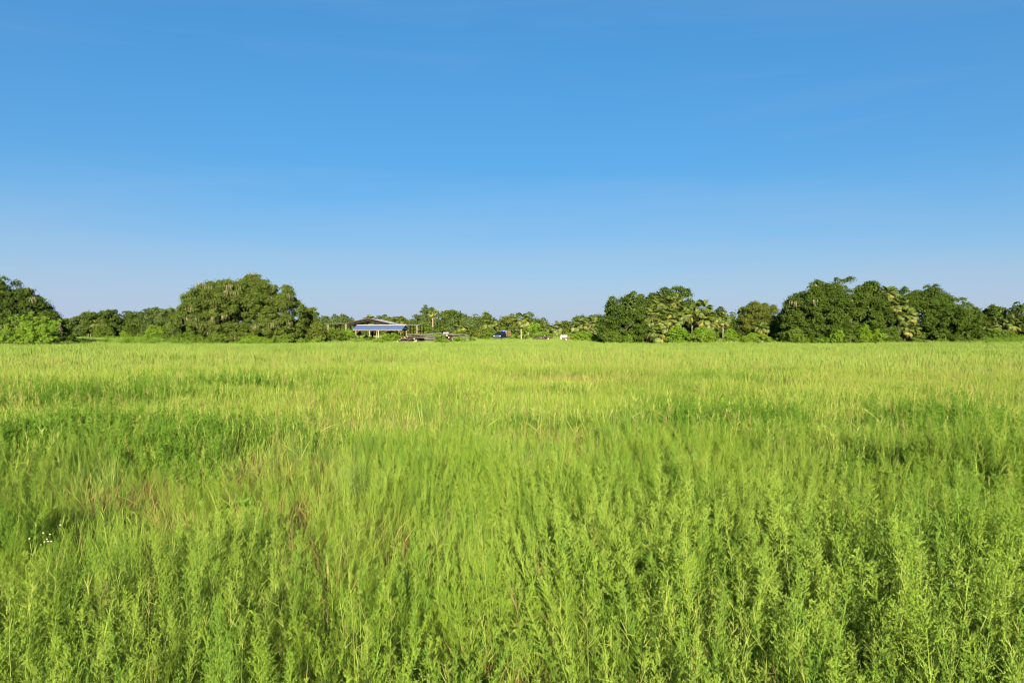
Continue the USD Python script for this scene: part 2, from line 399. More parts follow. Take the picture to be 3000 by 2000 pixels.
tree("oak_tree", "broad deep green oak sloping down to the right, right of the stacked palm", 2735, 142, M["dark_oak"], seed=7, skirt=0.15, moss=0, limbs=12,
     prof=[(2600, 905), (2612, 835), (2632, 826), (2652, 834), (2670, 846), (2690, 838), (2712, 832), (2738, 828), (2756, 842), (2766, 856), (2784, 852), (2800, 864), (2812, 885), (2830, 892), (2848, 920), (2862, 975)], depth=17, rough=0.14)
tree("oak_tree", "medium olive oak standing between the two right-hand groves", 2222, 165, M["olive"], seed=8, skirt=0.3,
     prof=[(2163, 985), (2168, 930), (2176, 890), (2200, 880), (2222, 880), (2244, 890), (2258, 900), (2268, 893), (2276, 925), (2280, 975)], depth=9)
tree("small_tree", "small ragged tree poking out from the right shoulder of the mossy oak", 908, 150, M["moss_oak"], half=24, top=893, seed=9, skirt=2.5, leaf=0.15)
tree("small_tree", "yellowish small tree with pale stem right of the mossy oak", 918, 146, M["olive"], half=30, top=931, seed=10, skirt=1.3, leaf=0.15)

# far treeline: (px, half width, top, distance, look, label)
far = [
    (168, 32, 925, 170, "oak", "low dark tree showing just right of the left-edge oak"),
    (205, 42, 926, 225, "far_tree", "first low rounded tree of the far left line, right of the pale bush"),
    (258, 48, 914, 228, "far_tree", "second rounded tree of the far left line, next to the grey-green small palm"),
    (312, 56, 904, 226, "oak", "tall rounded dark tree in the middle of the far left line"),
    (372, 24, 902, 232, "far_tree", "thin pale-topped tree between two rounded trees of the far left line"),
    (418, 46, 900, 224, "oak", "dark rounded tree of the far left line, two before the mossy oak"),
    (478, 52, 895, 222, "far_tree", "tallest tree of the far left line, touching the mossy oak"),
    (955, 34, 926, 250, "far_tree", "low tree of the back line just left of the barn"),
    (1000, 44, 917, 246, "far_tree", "broad blue-green tree behind the left lean-to of the barn"),
    (1048, 30, 927, 255, "far_tree", "rounded tree of the back line behind the left slope of the barn roof"),
    (1085, 24, 936, 258, "olive", "low olive tree right behind the barn ridge"),
    (1122, 32, 918, 240, "far_tree", "tree rising behind the pale right slope of the barn roof"),
    (1160, 36, 919, 238, "olive", "yellowish rounded tree behind the right end of the barn roof"),
    (1195, 30, 930, 246, "olive", "low olive tree between the barn and the tall central trees"),
    (1226, 24, 908, 226, "far_tree", "leftmost of the three tall central trees, behind the poles"),
    (1258, 26, 891, 224, "far_tree", "tallest central tree, right behind the slim palm"),
    (1300, 28, 897, 228, "olive", "thin see-through tree right of the slim palm"),
    (1326, 22, 892, 222, "oak", "dark round-headed tree at the right end of the tall central trees"),
    (1366, 36, 921, 250, "far_tree", "low tree of the back line right of the tall central trees"),
    (1412, 40, 917, 252, "far_tree", "blue-green rounded tree of the back line, left above the truck"),
    (1452, 44, 926, 250, "olive", "low olive tree of the back line right above the truck"),
    (1492, 36, 921, 246, "olive", "olive tree of the back line left of the trunked palm"),
    (1548, 34, 913, 235, "far_tree", "darker tree showing over the trunked palm"),
    (1578, 34, 928, 238, "olive", "brownish olive tree right of the trunked palm"),
    (1622, 34, 946, 270, "far_tree", "very low far tree in the gap under the open sky right of centre"),
    (1668, 30, 930, 232, "olive", "tree of the back line left behind the leaning palm pair"),
    (1705, 26, 917, 224, "far_tree", "loose pointed tree over the leaning palm pair"),
    (1742, 34, 922, 215, "far_tree", "tree of the back line touching the dark oak of the right-hand grove"),
    (2068, 26, 918, 205, "far_tree", "low tree right behind the fat palm of the right-hand grove"),
    (2108, 16, 899, 190, "oak", "small spiky dark tree right of the fat palm"),
    (2145, 28, 916, 205, "oak", "dark low tree left of the medium olive oak"),
    (2285, 26, 912, 190, "oak", "dark filler tree between the medium oak and the tallest clump"),
    (2880, 46, 894, 215, "oak", "dark rounded tree of the far right line, next to the sloping oak"),
    (2930, 36, 890, 212, "oak", "middle dark tree of the far right line behind the palm pair"),
    (2992, 40, 872, 208, "oak", "tallest dark tree of the far right line at the photo's right edge"),
    (3060, 50, 880, 205, "oak", "dark tree just beyond the photo's right edge"),
    # a nearer, lower belt in front of the back line
    (975, 38, 948, 205, "olive", "low rounded tree behind the left lean-to posts"),
    (1205, 34, 946, 200, "olive", "low olive bush-tree behind the tips of the long poles"),
    (1238, 32, 940, 204, "shrub", "low green tree left of the slim palm's foot"),
    (1290, 30, 947, 196, "oak", "dark low tree between the slim palm and the round-headed palm"),
    (1325, 26, 932, 215, "far_tree", "rusty-tinged tree below the dark round-headed tree"),
    (1385, 26, 946, 198, "far_tree", "low dark tree right of the round-headed palm"),
    (1408, 28, 954, 194, "olive", "brown-green low tree left of the truck"),
    (1478, 26, 950, 200, "shrub", "green bush-tree behind the truck's load"),
    (1502, 26, 952, 196, "oak", "dark low tree between the truck and the trunked palm"),
    (1563, 34, 938, 192, "bright", "bright green leafy tree right of the trunked palm"),
    (1585, 24, 955, 190, "shrub", "green low tree above the dark pole heap"),
]
for i, (px, half, top, D, look, label) in enumerate(far):
    tree("tree", label, px, D, M[look], half=half * 1.12, top=top, seed=100 + i, skirt=0.2, leaf=0.21, per=80, r=(0.7, 1.35), limbs=6, rough=0.2, carving=1.4)


# ------------------------------------------------------------------ shrubs and undergrowth
def shrub(label, px, py, w, h, mat, D=None, name="shrub", group=None, seed=0, leaf=0.12, category="shrub", per=64, lobes=None):
    """px: centre, py: row of its foot, w and h in photograph pixels"""
    rng = np.random.default_rng(900 + seed + int(px))
    D = D or on_ground(px, py, 0.75)[1]
    s = D / F
    W, H = w * s / 2, h * s + 0.55
    n = max(int(7 * W * (H + W) / 1.0), 10)
    th = rng.uniform(0, 6.28, n)
    q = np.sqrt(rng.random(n))
    c = np.stack([W * 0.85 * q * np.cos(th), W * 0.7 * q * np.sin(th), 0 * th], -1)
    top = H * np.sqrt(np.clip(1 - 0.8 * q ** 2, 0.05, 1)) * rng.uniform(0.72, 1.05, n)
    c[:, 2] = np.maximum(top * np.where(rng.random(n) < 0.55, 1.0, rng.uniform(0.25, 1.0, n)) - 0.25, 0.15)
    rad = rng.uniform(0.25, 0.5, n) * np.clip(H / 2.0, 0.7, 1.6)
    x, y = gxy(px, D), D
    root = thing(name, label, category, (x, y, float(ground_z(x, y))), group=group)
    part(root, "foliage", clump_leaves(rng, c, rad, norm(c + [0, 0, 0.1]), per, leaf, up=0.7), mat)
    ms = [tube([(0.1 * math.cos(k), 0.1 * math.sin(k), -0.1), c[k % n] * [0.4, 0.4, 0.5], c[k % n]], [0.05, 0.035, 0.012], 5, caps=False) for k in range(0, min(n, 9))]
    part(root, "stems", join(ms), M["bark"])
    return root


def feathery_bush():
    """big pale green bush: many upright plumes on brown stems"""
    rng = np.random.default_rng(77)
    D = 112.0
    x, y = gxy(97, D), D
    root = thing("feathery_bush", "large feathery pale green bush with brown stems at the left, before the dark oak", "bush", (x, y, float(ground_z(x, y))))
    s = D / F
    tops = [(12, 942, 18), (30, 930, 24), (55, 925, 26), (78, 914, 30), (100, 930, 26), (118, 928, 24), (140, 930, 28), (158, 936, 26), (172, 945, 20), (180, 965, 16),
            (25, 960, 24), (50, 958, 26), (85, 950, 28), (110, 958, 26), (135, 955, 26), (160, 970, 22), (15, 975, 18), (70, 978, 22), (100, 985, 20), (40, 985, 20), (175, 985, 14), (130, 985, 20)]
    c, rad, stems = [], [], []
    for k, (px, py, w) in enumerate(tops):
        for q in range(9):
            f = q / 8
            cx = (px - 97) * s + rng.normal() * 0.25
            cz = zof(py, D) * (0.45 + 0.55 * f) - 0.35
            yy = (-1.6 if py > 940 else 0.4) + rng.normal() * 1.0
            c.append((cx * (0.78 + 0.22 * f), yy * (0.7 + 0.3 * f), max(cz, 0.35)))
            rad.append(w * s * 0.5 * (1 - 0.35 * f) * rng.uniform(0.8, 1.1))
        for q in range(2):
            stems.append(tube([(cx * 0.3 + rng.normal() * 0.3, rng.normal() * 0.4, -0.1), (cx * 0.6, yy * 0.6, cz * 0.5), c[-1]], [0.07, 0.05, 0.012], 5, caps=False))
    c, rad = np.array(c), np.array(rad)
    part(root, "foliage", clump_leaves(rng, c, rad, norm(c + 0.01), 120, 0.10, up=1.0), M["feathery"])
    part(root, "stems", join(stems), M["bark"])


feathery_bush()
shrubs = [
    # label, px, foot row, width, height, look, distance
    ("low pale bush at the foot of the far left line, right of the feathery bush", 205, 993, 40, 12, "bright", 205),
    ("grey-green rounded bush at the foot of the far left line below the small palm", 305, 993, 62, 38, "shrub", 200),
    ("small bright bush at the foot of the far left line, left of the mossy oak", 362, 994, 30, 18, "bright", 200),
    ("bright green bush pressed against the left side of the mossy oak", 455, 994, 66, 36, "bright", 190),
    ("low bush at the left foot of the mossy oak", 560, 1003, 90, 30, "shrub", 134),
    ("dark low bush under the middle of the mossy oak", 640, 1003, 80, 26, "shrub", 133),
    ("bright low bush under the right half of the mossy oak", 740, 1003, 80, 22, "bright", 133),
    ("dull green bush at the right foot of the mossy oak", 830, 1003, 70, 26, "shrub", 134),
    ("dark weeds right of the moss curtain, at the mossy oak's right foot", 885, 1000, 34, 16, "shrub", 136),
    ("yellow-green bush in front of the charcoal bin", 925, 995, 50, 14, "bright", 145),
    ("large rounded yellow-green bush left of the blue-roofed shed", 975, 994, 76, 36, "shrub", 150),
    ("bright leafy bush climbing at the left end of the blue-roofed shed", 1018, 992, 44, 36, "bright", 153),
    ("bush growing inside the blue-roofed shed between its posts", 1078, 990, 44, 14, "shrub", 160),
    ("lush bright bush under the right half of the blue roof", 1148, 992, 62, 26, "bright", 157),
    ("pale bush before the left front post of the blue-roofed shed", 1050, 997, 40, 10, "bright", 148),
    ("pale bush before the middle of the blue-roofed shed", 1108, 997, 46, 10, "bright", 147),
    ("yellow-green round bush behind the right end of the long poles", 1278, 985, 36, 16, "bright", 172),
    ("green bush between the two log heaps", 1285, 1000, 30, 16, "shrub", 141),
    ("green bush hiding the front of the second log heap", 1302, 1002, 24, 13, "bright", 140),
    ("wide pale bush right of the second log heap's butt ends", 1345, 1000, 46, 14, "bright", 143),
    ("small bush at the right tip of the second log heap", 1382, 997, 24, 13, "shrub", 150),
    ("yellowish weedy bush left of the truck", 1415, 992, 36, 20, "shrub", 172),
    ("bright round bush right of the truck", 1502, 999, 14, 13, "bright", 165),
    ("green bush hiding the foot of the round-headed palm", 1352, 990, 52, 22, "shrub", 186),
    ("green bush hiding the foot of the round palm above the truck", 1436, 990, 54, 26, "shrub", 187),
    ("dark bush at the foot of the trunked palm", 1540, 997, 22, 12, "shrub", 166),
    ("green bank of bushes behind the dark pole heap", 1590, 990, 70, 20, "bright", 176),
    ("low green bush behind the white tank trailer", 1665, 990, 50, 15, "bright", 172),
    ("grassy bush below the leaning palm pair", 1712, 997, 90, 24, "bright", 160),
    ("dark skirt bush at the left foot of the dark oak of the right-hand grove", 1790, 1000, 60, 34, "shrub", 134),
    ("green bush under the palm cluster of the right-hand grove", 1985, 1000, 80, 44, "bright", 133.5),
    ("bright leafy bush under the fat palm", 2055, 1000, 80, 44, "bright", 133),
    ("dark rounded bush right of the fat palm's foot", 2090, 1001, 34, 30, "shrub", 136),
    ("round yellow-green bush left of the medium olive oak", 2140, 998, 44, 34, "bright", 140),
    ("low bright hedge in front of the medium olive oak", 2215, 999, 100, 26, "bright", 138),
    ("low bright hedge between the small palm and the tallest clump", 2290, 1000, 50, 16, "bright", 137),
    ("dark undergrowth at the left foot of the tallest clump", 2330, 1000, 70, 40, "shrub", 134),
    ("bright sapling before the middle of the tallest clump", 2452, 1000, 36, 42, "bright", 133),
    ("dull undergrowth under the middle of the tallest clump", 2490, 1001, 44, 24, "shrub", 133),
    ("bright tall sapling before the right half of the tallest clump", 2535, 1000, 34, 50, "bright", 132),
    ("bright leafy bush left of the stacked palm's foot", 2575, 1000, 40, 36, "bright", 132),
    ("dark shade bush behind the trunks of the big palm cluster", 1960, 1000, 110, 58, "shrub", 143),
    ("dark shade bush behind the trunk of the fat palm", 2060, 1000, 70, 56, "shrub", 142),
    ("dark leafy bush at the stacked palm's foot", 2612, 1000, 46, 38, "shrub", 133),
    ("thin greyish bush between the stacked palm and the sloping oak", 2692, 1000, 44, 22, "shrub", 134),
    ("low bush at the right foot of the sloping oak", 2838, 998, 34, 14, "shrub", 140),
    ("low bush at the foot of the palm pair on the far right", 2930, 996, 110, 30, "shrub", 153),
]
for i, (label, px, py, w, h, look, D) in enumerate(shrubs):
    shrub(label, px, py, w, h, M[look], D, seed=i)


# ------------------------------------------------------------------ palms
def fan(rng, R, droop, petiole, n=13, width=1.0):
    """one costapalmate leaf along +x from the origin: a petiole and a fan of folded, drooping segments"""
    vs, fs = [], []

    def tri(*p):
        k = len(vs)
        vs.extend(p)
        fs.append((k, k + 1, k + 2))

    e = np.array([petiole, 0, 0.0])
    tri((0, -0.025, 0), (0, 0.025, 0), e)
    for i in range(n):
        a = (i / (n - 1) - 0.5) * 3.6 * width
        L = R * (1 - 0.22 * abs(a) / 1.8) * rng.uniform(0.9, 1.08)
        d = np.array([math.cos(a), math.sin(a), 0])
        s = np.array([-math.sin(a), math.cos(a), 0])
        mid = e + d * L * 0.55 + [0, 0, -0.10 * droop * L + rng.uniform(-.03, .03)]
        tip = e + d * L * 0.95 + [0, 0, -0.50 * droop * L - rng.uniform(0, .08)]
        w = L * 0.135
        k = len(vs)
        vs.extend([e, mid - s * w, mid + s * w + [0, 0, 0.03], tip])
        fs.extend([(k, k + 1, k + 2), (k + 1, k + 3, k + 2)])
    return np.array(vs, float), np.array(fs, int)


def place_leaf(v, yaw, pitch, roll, at):
    cr, sr = math.cos(roll), math.sin(roll)
    v = v @ np.array([[1, 0, 0], [0, cr, -sr], [0, sr, cr]]).T
    cp, sp = math.cos(pitch), math.sin(pitch)
    v = v @ np.array([[cp, 0, -sp], [0, 1, 0], [sp, 0, cp]]).T
    cy, sy = math.cos(yaw), math.sin(yaw)
    return v @ np.array([[cy, -sy, 0], [sy, cy, 0], [0, 0, 1]]).T + at


def palm(label, px, D, head_py, R, trunk_foot=0.0, lean=0.0, live=34, dead=12, seed=0, name="palm_tree", group=None, bark="palm_bark"):
    """head_py: row of the head's centre; R: leaf reach in metres"""
    rng = np.random.default_rng(4000 + seed)
    x, y = gxy(px, D), D
    z = float(ground_z(x, y))
    h = max(zof(head_py, D) - z, 0.35)
    root = thing(name, label, "palm", (x, y, z), group=group)
    head = np.array([lean, 0, h])
    if h > 0.9:
        t = np.linspace(0, 1, 6)
        pts = np.stack([lean * t ** 1.6, 0 * t, h * t], -1)
        pts[0, 2] = -0.1
        part(root, "trunk", tube(pts, [0.24, 0.19, 0.17, 0.17, 0.19, 0.20], 9), M[bark], smooth=True)
    for k in range(live):
        f = (k + 0.5) / live
        pitch = math.asin(1 - 1.8 * f) + 0.15 + rng.normal() * 0.2
        yaw = k * 2.39996 + rng.normal() * 0.15
        v, f3 = fan(rng, R * 0.42, rng.uniform(0.5, 1.2), R * rng.uniform(0.45, 0.62))
        v[:, 2] -= 0.30 * R * (np.maximum(v[:, 0], 0) / R) ** 2.2
        v = place_leaf(v, yaw, pitch, rng.normal() * 0.55, head)
        v[:, 2] = np.maximum(v[:, 2], 0.03)
        part(root, "frond", (v, f3), M["palm_yellow" if f > 0.65 and rng.random() < 0.5 else "palm"])
    for k in range(dead):
        v, f3 = fan(rng, R * 0.42, 1.5, R * 0.30, 9, 0.55)
        v = place_leaf(v, rng.uniform(0, 6.28), -rng.uniform(1.0, 1.45), rng.normal() * 0.4, head - [0, 0, 0.15])
        v[:, 2] = np.maximum(v[:, 2], 0.03)
        part(root, "dead_frond", (v, f3), M["palm_old"])
    return root


palms = [
    # label, px, D, head row, reach, live, dead, lean
    ("small grey-green palm before the far left line", 290, 215, 952, 2.3, 30, 8, 0),
    ("palm showing above the barn ridge", 1083, 226, 938, 2.2, 26, 6, 0),
    ("palm behind the right end of the barn roof", 1168, 220, 944, 2.6, 28, 8, 0),
    ("slim tall palm with a long tan skirt before the central trees", 1268, 206, 917, 1.6, 26, 18, 0),
    ("round-headed palm without visible trunk above the second log heap", 1350, 190, 956, 2.3, 34, 12, 0),
    ("round palm above and left of the truck", 1438, 192, 951, 2.4, 34, 12, 0),
    ("palm on a clear pale trunk right of the truck, with brown skirt", 1527, 172, 938, 2.5, 34, 12, 0),
    ("small palm left of the two behind the dark pole heap", 1601, 186, 964, 1.7, 28, 8, 0),
    ("bushy palm behind the dark pole heap and the white tank", 1632, 184, 962, 2.1, 32, 14, 0),
    ("left palm of the leaning pair, with hanging tan skirt", 1697, 176, 951, 2.3, 34, 16, -0.4),
    ("right palm of the leaning pair, trunk tilted right", 1724, 174, 950, 2.3, 34, 16, 0.5),
    ("short palm low in the pair's right shade, by the dark oak", 1745, 172, 965, 1.7, 26, 10, 0),
    ("upper palm in the big cluster of the right-hand grove", 1932, 141, 884, 2.3, 38, 10, 0),
    ("upper right palm in the big cluster of the right-hand grove", 1972, 140, 890, 2.3, 38, 10, 0),
    ("lower left palm in the big cluster, with tan skirt", 1918, 138, 916, 2.2, 36, 14, 0),
    ("lower middle palm in the big cluster, with tan skirt", 1955, 137, 924, 2.2, 36, 18, 0),
    ("lower right palm in the big cluster, with tan skirt", 1994, 138, 921, 2.2, 36, 16, 0),
    ("rounded top palm of the fat pair right of the cluster", 2056, 137, 908, 2.3, 42, 12, 0),
    ("lower palm hanging under the fat palm, full of tan dead leaves", 2066, 136, 932, 2.2, 34, 24, 0),
    ("side palm between the cluster and the fat palm", 2028, 139, 925, 1.9, 30, 14, 0),
    ("tan-skirted palm at the left edge of the big cluster", 1903, 137, 936, 1.9, 30, 20, 0),
    ("lowest middle palm of the big cluster, mostly tan leaves", 1938, 136, 940, 2.0, 28, 24, 0),
    ("lowest right palm of the big cluster, mostly tan leaves", 1978, 136, 938, 2.0, 28, 24, 0),
    ("low palm at the fat palm's right foot", 2080, 136, 945, 1.8, 30, 18, 0),
    ("low ground palm under the big cluster", 1928, 134, 978, 2.0, 32, 8, 0),
    ("palm half hidden left of the medium olive oak", 2118, 160, 938, 2.0, 30, 12, 0),
    ("small pale round palm before the medium olive oak", 2233, 138, 962, 1.5, 34, 12, 0),
    ("topmost palm of the stack at the right of the tallest clump", 2600, 140, 862, 2.2, 36, 8, 0),
    ("second palm of the stack at the right of the tallest clump", 2632, 138, 896, 2.3, 38, 14, 0),
    ("third palm of the stack, spreading to the right with tan leaves", 2652, 137, 926, 2.3, 36, 16, 0),
    ("lowest palm of the stack, near the grass", 2668, 136, 966, 2.0, 32, 10, 0),
    ("left palm of the far right group, ragged with brown leaves", 2898, 160, 966, 2.4, 34, 20, 0),
    ("middle palm of the far right group", 2922, 160, 948, 2.1, 32, 12, 0),
    ("right palm of the far right group, with a dark stem", 2962, 158, 950, 2.3, 34, 12, 0),
]
for i, (label, px, D, hy, R, live, dead, lean) in enumerate(palms):
    palm(label, px, D, hy, R, live=int(live * 1.5), dead=int(dead * 1.7), lean=lean, seed=i, bark="bark" if 1900 < px < 2700 else "palm_bark")


# ------------------------------------------------------------------ the barn and the blue-roofed shed
def barn():
    D0, L = 168.0, 15.0
    xr = gxy(1078, D0)
    root = thing("barn", "open pole barn with low gable roof, dark trusses and flat lean-tos behind the blue-roofed shed", "barn", (xr, D0, 0))
    zr, ze, w = 5.22, 4.04, 5.3
    t = 0.06
    yc = L / 2
    for s, name in ((-1, "left"), (1, "right")):
        n = 5
        for k in range(n):                            # roof sheets from front to back, lapped
            y0, y1 = k * L / n, (k + 1) * L / n + 0.06
            dz = 0.012 * (k % 2)
            m = prism([(0.0, zr + dz), (s * (w + 0.3), ze - 0.06 + dz), (s * (w + 0.3), ze - 0.06 - t + dz), (0, zr - t + dz)][:: s], y1 - y0)
            m.apply_translation((0, (y0 + y1) / 2, 0))
            part(root, "roof_sheet", m, M["tin"])
    part(root, "ridge_cap", join([box(0.5, L + 0.1, 0.05, (0, yc, zr + 0.035))]), M["tin"])
    lean = [(-w - 4.75, -w - 0.3, ze - 0.02, ze - 0.10), (w + 0.3, w + 6.6, ze - 0.12, ze - 0.42)]
    for x0, x1, z0, z1 in lean:
        za, zb = (z1 + 0.04, z0) if x0 < 0 else (z0, z1)
        m = prism([(x0, za), (x1, zb), (x1, zb + 0.09), (x0, za + 0.09)], L * 0.9)
        m.apply_translation((0, L * 0.47, 0))
        part(root, "lean_to_roof", m, M["tin_dark"])
    for y in np.linspace(0.25, L - 0.3, 5):           # trusses: chords and webs
        ms = []
        for s in (-1, 1):
            a, b = np.array([0, y, zr - 0.14]), np.array([s * w, y, ze - 0.16])
            c, d = np.array([0, y, zr - 0.62]), np.array([s * w, y, ze - 0.50])
            ms += [tube([a, b], 0.055, 4), tube([c, d], 0.055, 4)]
            for k in range(9):
                p, q = k / 9, (k + 0.5) / 9
                ms += [tube([a + (b - a) * p, c + (d - c) * q], 0.03, 4), tube([c + (d - c) * q, a + (b - a) * (k + 1) / 9], 0.03, 4)]
        ms.append(box(0.08, 0.08, 0.5, (0, y, zr - 0.36)))
        part(root, "truss", join(ms), M["dark_wood"])
    for s in (-1, 1):                                  # fascia along the gable
        a, b = np.array([0, -0.05, zr + 0.02]), np.array([s * (w + 0.3), -0.05, ze - 0.04])
        part(root, "fascia_board", tube([a, b], 0.07, 4), M["tin_dark"])
    for x in (-w + 0.2, w - 0.2):
        for k, y in enumerate(np.linspace(0.25, L - 0.3, 4)):
            part(root, "post", soft_box(0.22, 0.22, ze + 0.2, (x, y, (ze - 0.4) / 2), 0.03), M["post"])
    for x, z in ((-w - 4.0, ze - 0.2), (w + 3.4, ze - 0.35), (w + 5.9, ze - 0.45)):
        for y in (0.6, L * 0.5, L * 0.85):
            part(root, "post", soft_box(0.17, 0.17, z + 0.15, (x, y, z / 2 - 0.08), 0.03), M["post"])
    part(root, "centre_post", soft_box(0.16, 0.16, zr - 0.5, (0.6, L * 0.5, zr / 2 - 0.25), 0.03), M["post"])


def blue_shed():
    D = 158.0
    x = gxy(1117, D)
    root = thing("shed", "low shed with blue metal gable roof and white ridge, on round posts", "shed", (x, D, 0), math.radians(-4))
    L, hd, ze, zr = 10.7, 3.3, 2.74, 3.62
    n = 12
    ang = math.atan2(zr - ze, hd)
    for side in (-1, 1):
        for k in range(n):
            x0 = -L / 2 + k * L / n
            W = L / n
            sl = math.hypot(hd, zr - ze) + 0.05
            ms = [box(W - 0.012, sl, 0.035)]
            ms += [box(0.05, sl, 0.04, (q * W, 0, 0.03)) for q in (-0.47, -0.16, 0.16)]
            m = join(ms)
            m.apply_transform(trimesh.transformations.rotation_matrix(-side * ang, (1, 0, 0)))
            m.apply_translation((x0 + W / 2, side * hd / 2, (ze + zr) / 2))
            part(root, "roof_panel", m, M["blue_roof"])
    part(root, "ridge_cap", prism([(-0.22, zr - 0.01), (0, zr + 0.09), (0.22, zr - 0.01), (0.20, zr - 0.035), (0, zr + 0.06), (-0.20, zr - 0.035)], L + 0.1, axis="x"), M["roof_trim"])
    for sx in (-1, 1):
        part(root, "gable_panel", prism([(-hd + 0.15, ze - 0.03), (hd - 0.15, ze - 0.03), (0, zr - 0.08)], 0.05, axis="x").apply_translation((sx * (L / 2 - 0.2), 0, 0)), M["blue_roof"])
    for y in (-hd + 0.18, hd - 0.18):
        part(root, "eave_beam", soft_box(L - 0.1, 0.09, 0.24, (0, y, ze - 0.16), 0.02), M["timber"])
    for y, xs in ((-hd + 0.3, (-4.75, 0.15)), (hd - 0.4, (-2.7, 1.45, 4.6))):
        for k, px in enumerate(xs):
            part(root, "post", cyl(0.17 if y < 0 else 0.15, (px, y, -0.1), (px, y, ze - 0.28), 10), M["post" if (y < 0 and k) else "timber" if y < 0 else "dark_wood"], smooth=40)
    part(root, "brace", cyl(0.05, (4.7, -hd + 0.3, ze - 0.35), (4.95, -hd + 0.5, ze - 1.15), 6), M["post"])
    part(root, "brace", cyl(0.05, (-4.7, -hd + 0.3, ze - 0.9), (-4.1, -hd + 0.3, ze - 0.3), 6), M["timber"])


barn()
blue_shed()


# ------------------------------------------------------------------ logs and poles: every one a thing
def log(label, a, b, r0, r1, mat, group, name="log"):
    a, b = np.asarray(a, float), np.asarray(b, float)
    root = thing(name, label, "log", a, group=group)
    mid = (b - a) * 0.5 + [0, 0, -0.03]
    part(root, "bark" if mat == "log_brown" else "shaft", tube([(0, 0, 0), mid, b - a], [r0, (r0 + r1) / 2, r1], 10, caps=False), M[mat], smooth=True)
    d = norm(b - a)
    part(root, "cut_end", cyl(r0 * 0.98, -d * 0.004, d * 0.02, 10), M["log_end"])
    part(root, "cut_end", cyl(r1 * 0.98, b - a - d * 0.02, b - a + d * 0.004, 10), M["log_end"])


PLACES = ("at the bottom of", "low in", "half way up", "high in", "on top of")


def heap(px0, px1, D, rows, rng, mat, label, group, r, name, length, yaw=0.3, jitter=0.2, droop=0.0, z0=0.12):
    """rows: logs in each layer from the ground up; each layer is shorter and sits in the hollows of the one below"""
    z = z0
    n = len(rows)
    for j, count in enumerate(rows):
        rr = rng.uniform(*r)
        shrink = 1 - 0.55 * j / max(n, 1)
        for k in range(count):
            u = 0.5 + ((k + 0.5) / count - 0.5) * shrink + rng.normal() * 0.03
            px = px0 + (px1 - px0) * u
            q = D + (rng.random() - 0.5) * 2.2
            x, g = gxy(px, D), float(ground_z(gxy(px, D), q))
            a = yaw + rng.normal(0, jitter)
            L = rng.uniform(*length)
            d = np.array([math.cos(a), math.sin(a), rng.normal() * 0.07 - droop])
            d /= np.linalg.norm(d)
            c = np.array([x, q, g + z + rng.uniform(-0.06, 0.10)])
            q1 = rr * rng.uniform(0.85, 1.15)
            log(f"{label}, {PLACES[min(4, int(5 * j / n))]} it" if False else label, c - d * L / 2, c + d * L / 2, q1, q1 * rng.uniform(0.72, 0.95), mat, group, name)
        z += rr * 1.65


rng = np.random.default_rng(11)
heap(1170, 1238, 147, (6, 5, 4, 3), rng, "log_brown", "brown log in the first heap, right of the blue-roofed shed", "brown logs of the first heap", (0.15, 0.27), "log", (1.6, 3.8), 0.75, 0.45)
heap(1212, 1268, 150, (3, 3, 4, 3, 3, 2), rng, "log_grey", "long grey-green pole stacked behind the brown logs of the first heap", "grey poles of the first heap", (0.13, 0.17), "pole", (5.0, 6.5), 0.35, 0.10, 0.02, 0.5)
heap(1290, 1332, 149, (3, 3, 2, 2), rng, "log_brown", "brown log in the second heap, half hidden by weeds", "brown logs of the second heap", (0.15, 0.26), "log", (1.4, 2.6), 0.85, 0.45, 0, 0.5)
heap(1322, 1350, 151, (2, 2, 2), rng, "log_grey", "grey pole of the second heap, pointing right over the weeds", "grey poles of the second heap", (0.13, 0.17), "pole", (3.6, 5.0), 0.2, 0.1, 0.04, 1.2)
heap(1568, 1600, 164, (3, 3, 2), rng, "dark_wood", "dark weathered pole in the low heap left of the white tank trailer", "dark poles of the third heap", (0.14, 0.19), "pole", (2.2, 3.6), -0.35, 0.2, 0, 0.5)
heap(1588, 1612, 163, (3, 2), rng, "log_brown", "short brown log at the right end of the dark pole heap", "brown logs of the third heap", (0.14, 0.2), "log", (0.9, 1.6), 0.7, 0.5, 0, 0.6)


# ------------------------------------------------------------------ vehicles
def wheel(root, c, r, w, axis=(1, 0, 0)):
    ax = np.asarray(axis, float)
    t = part(root, "wheel", cyl(r, c - ax * w / 2, c + ax * w / 2, 18), M["tyre"], smooth=40)
    part(t, "rim", cyl(r * 0.58, c - ax * (w / 2 + 0.012), c + ax * (w / 2 + 0.012), 14), M["rim"], smooth=40)


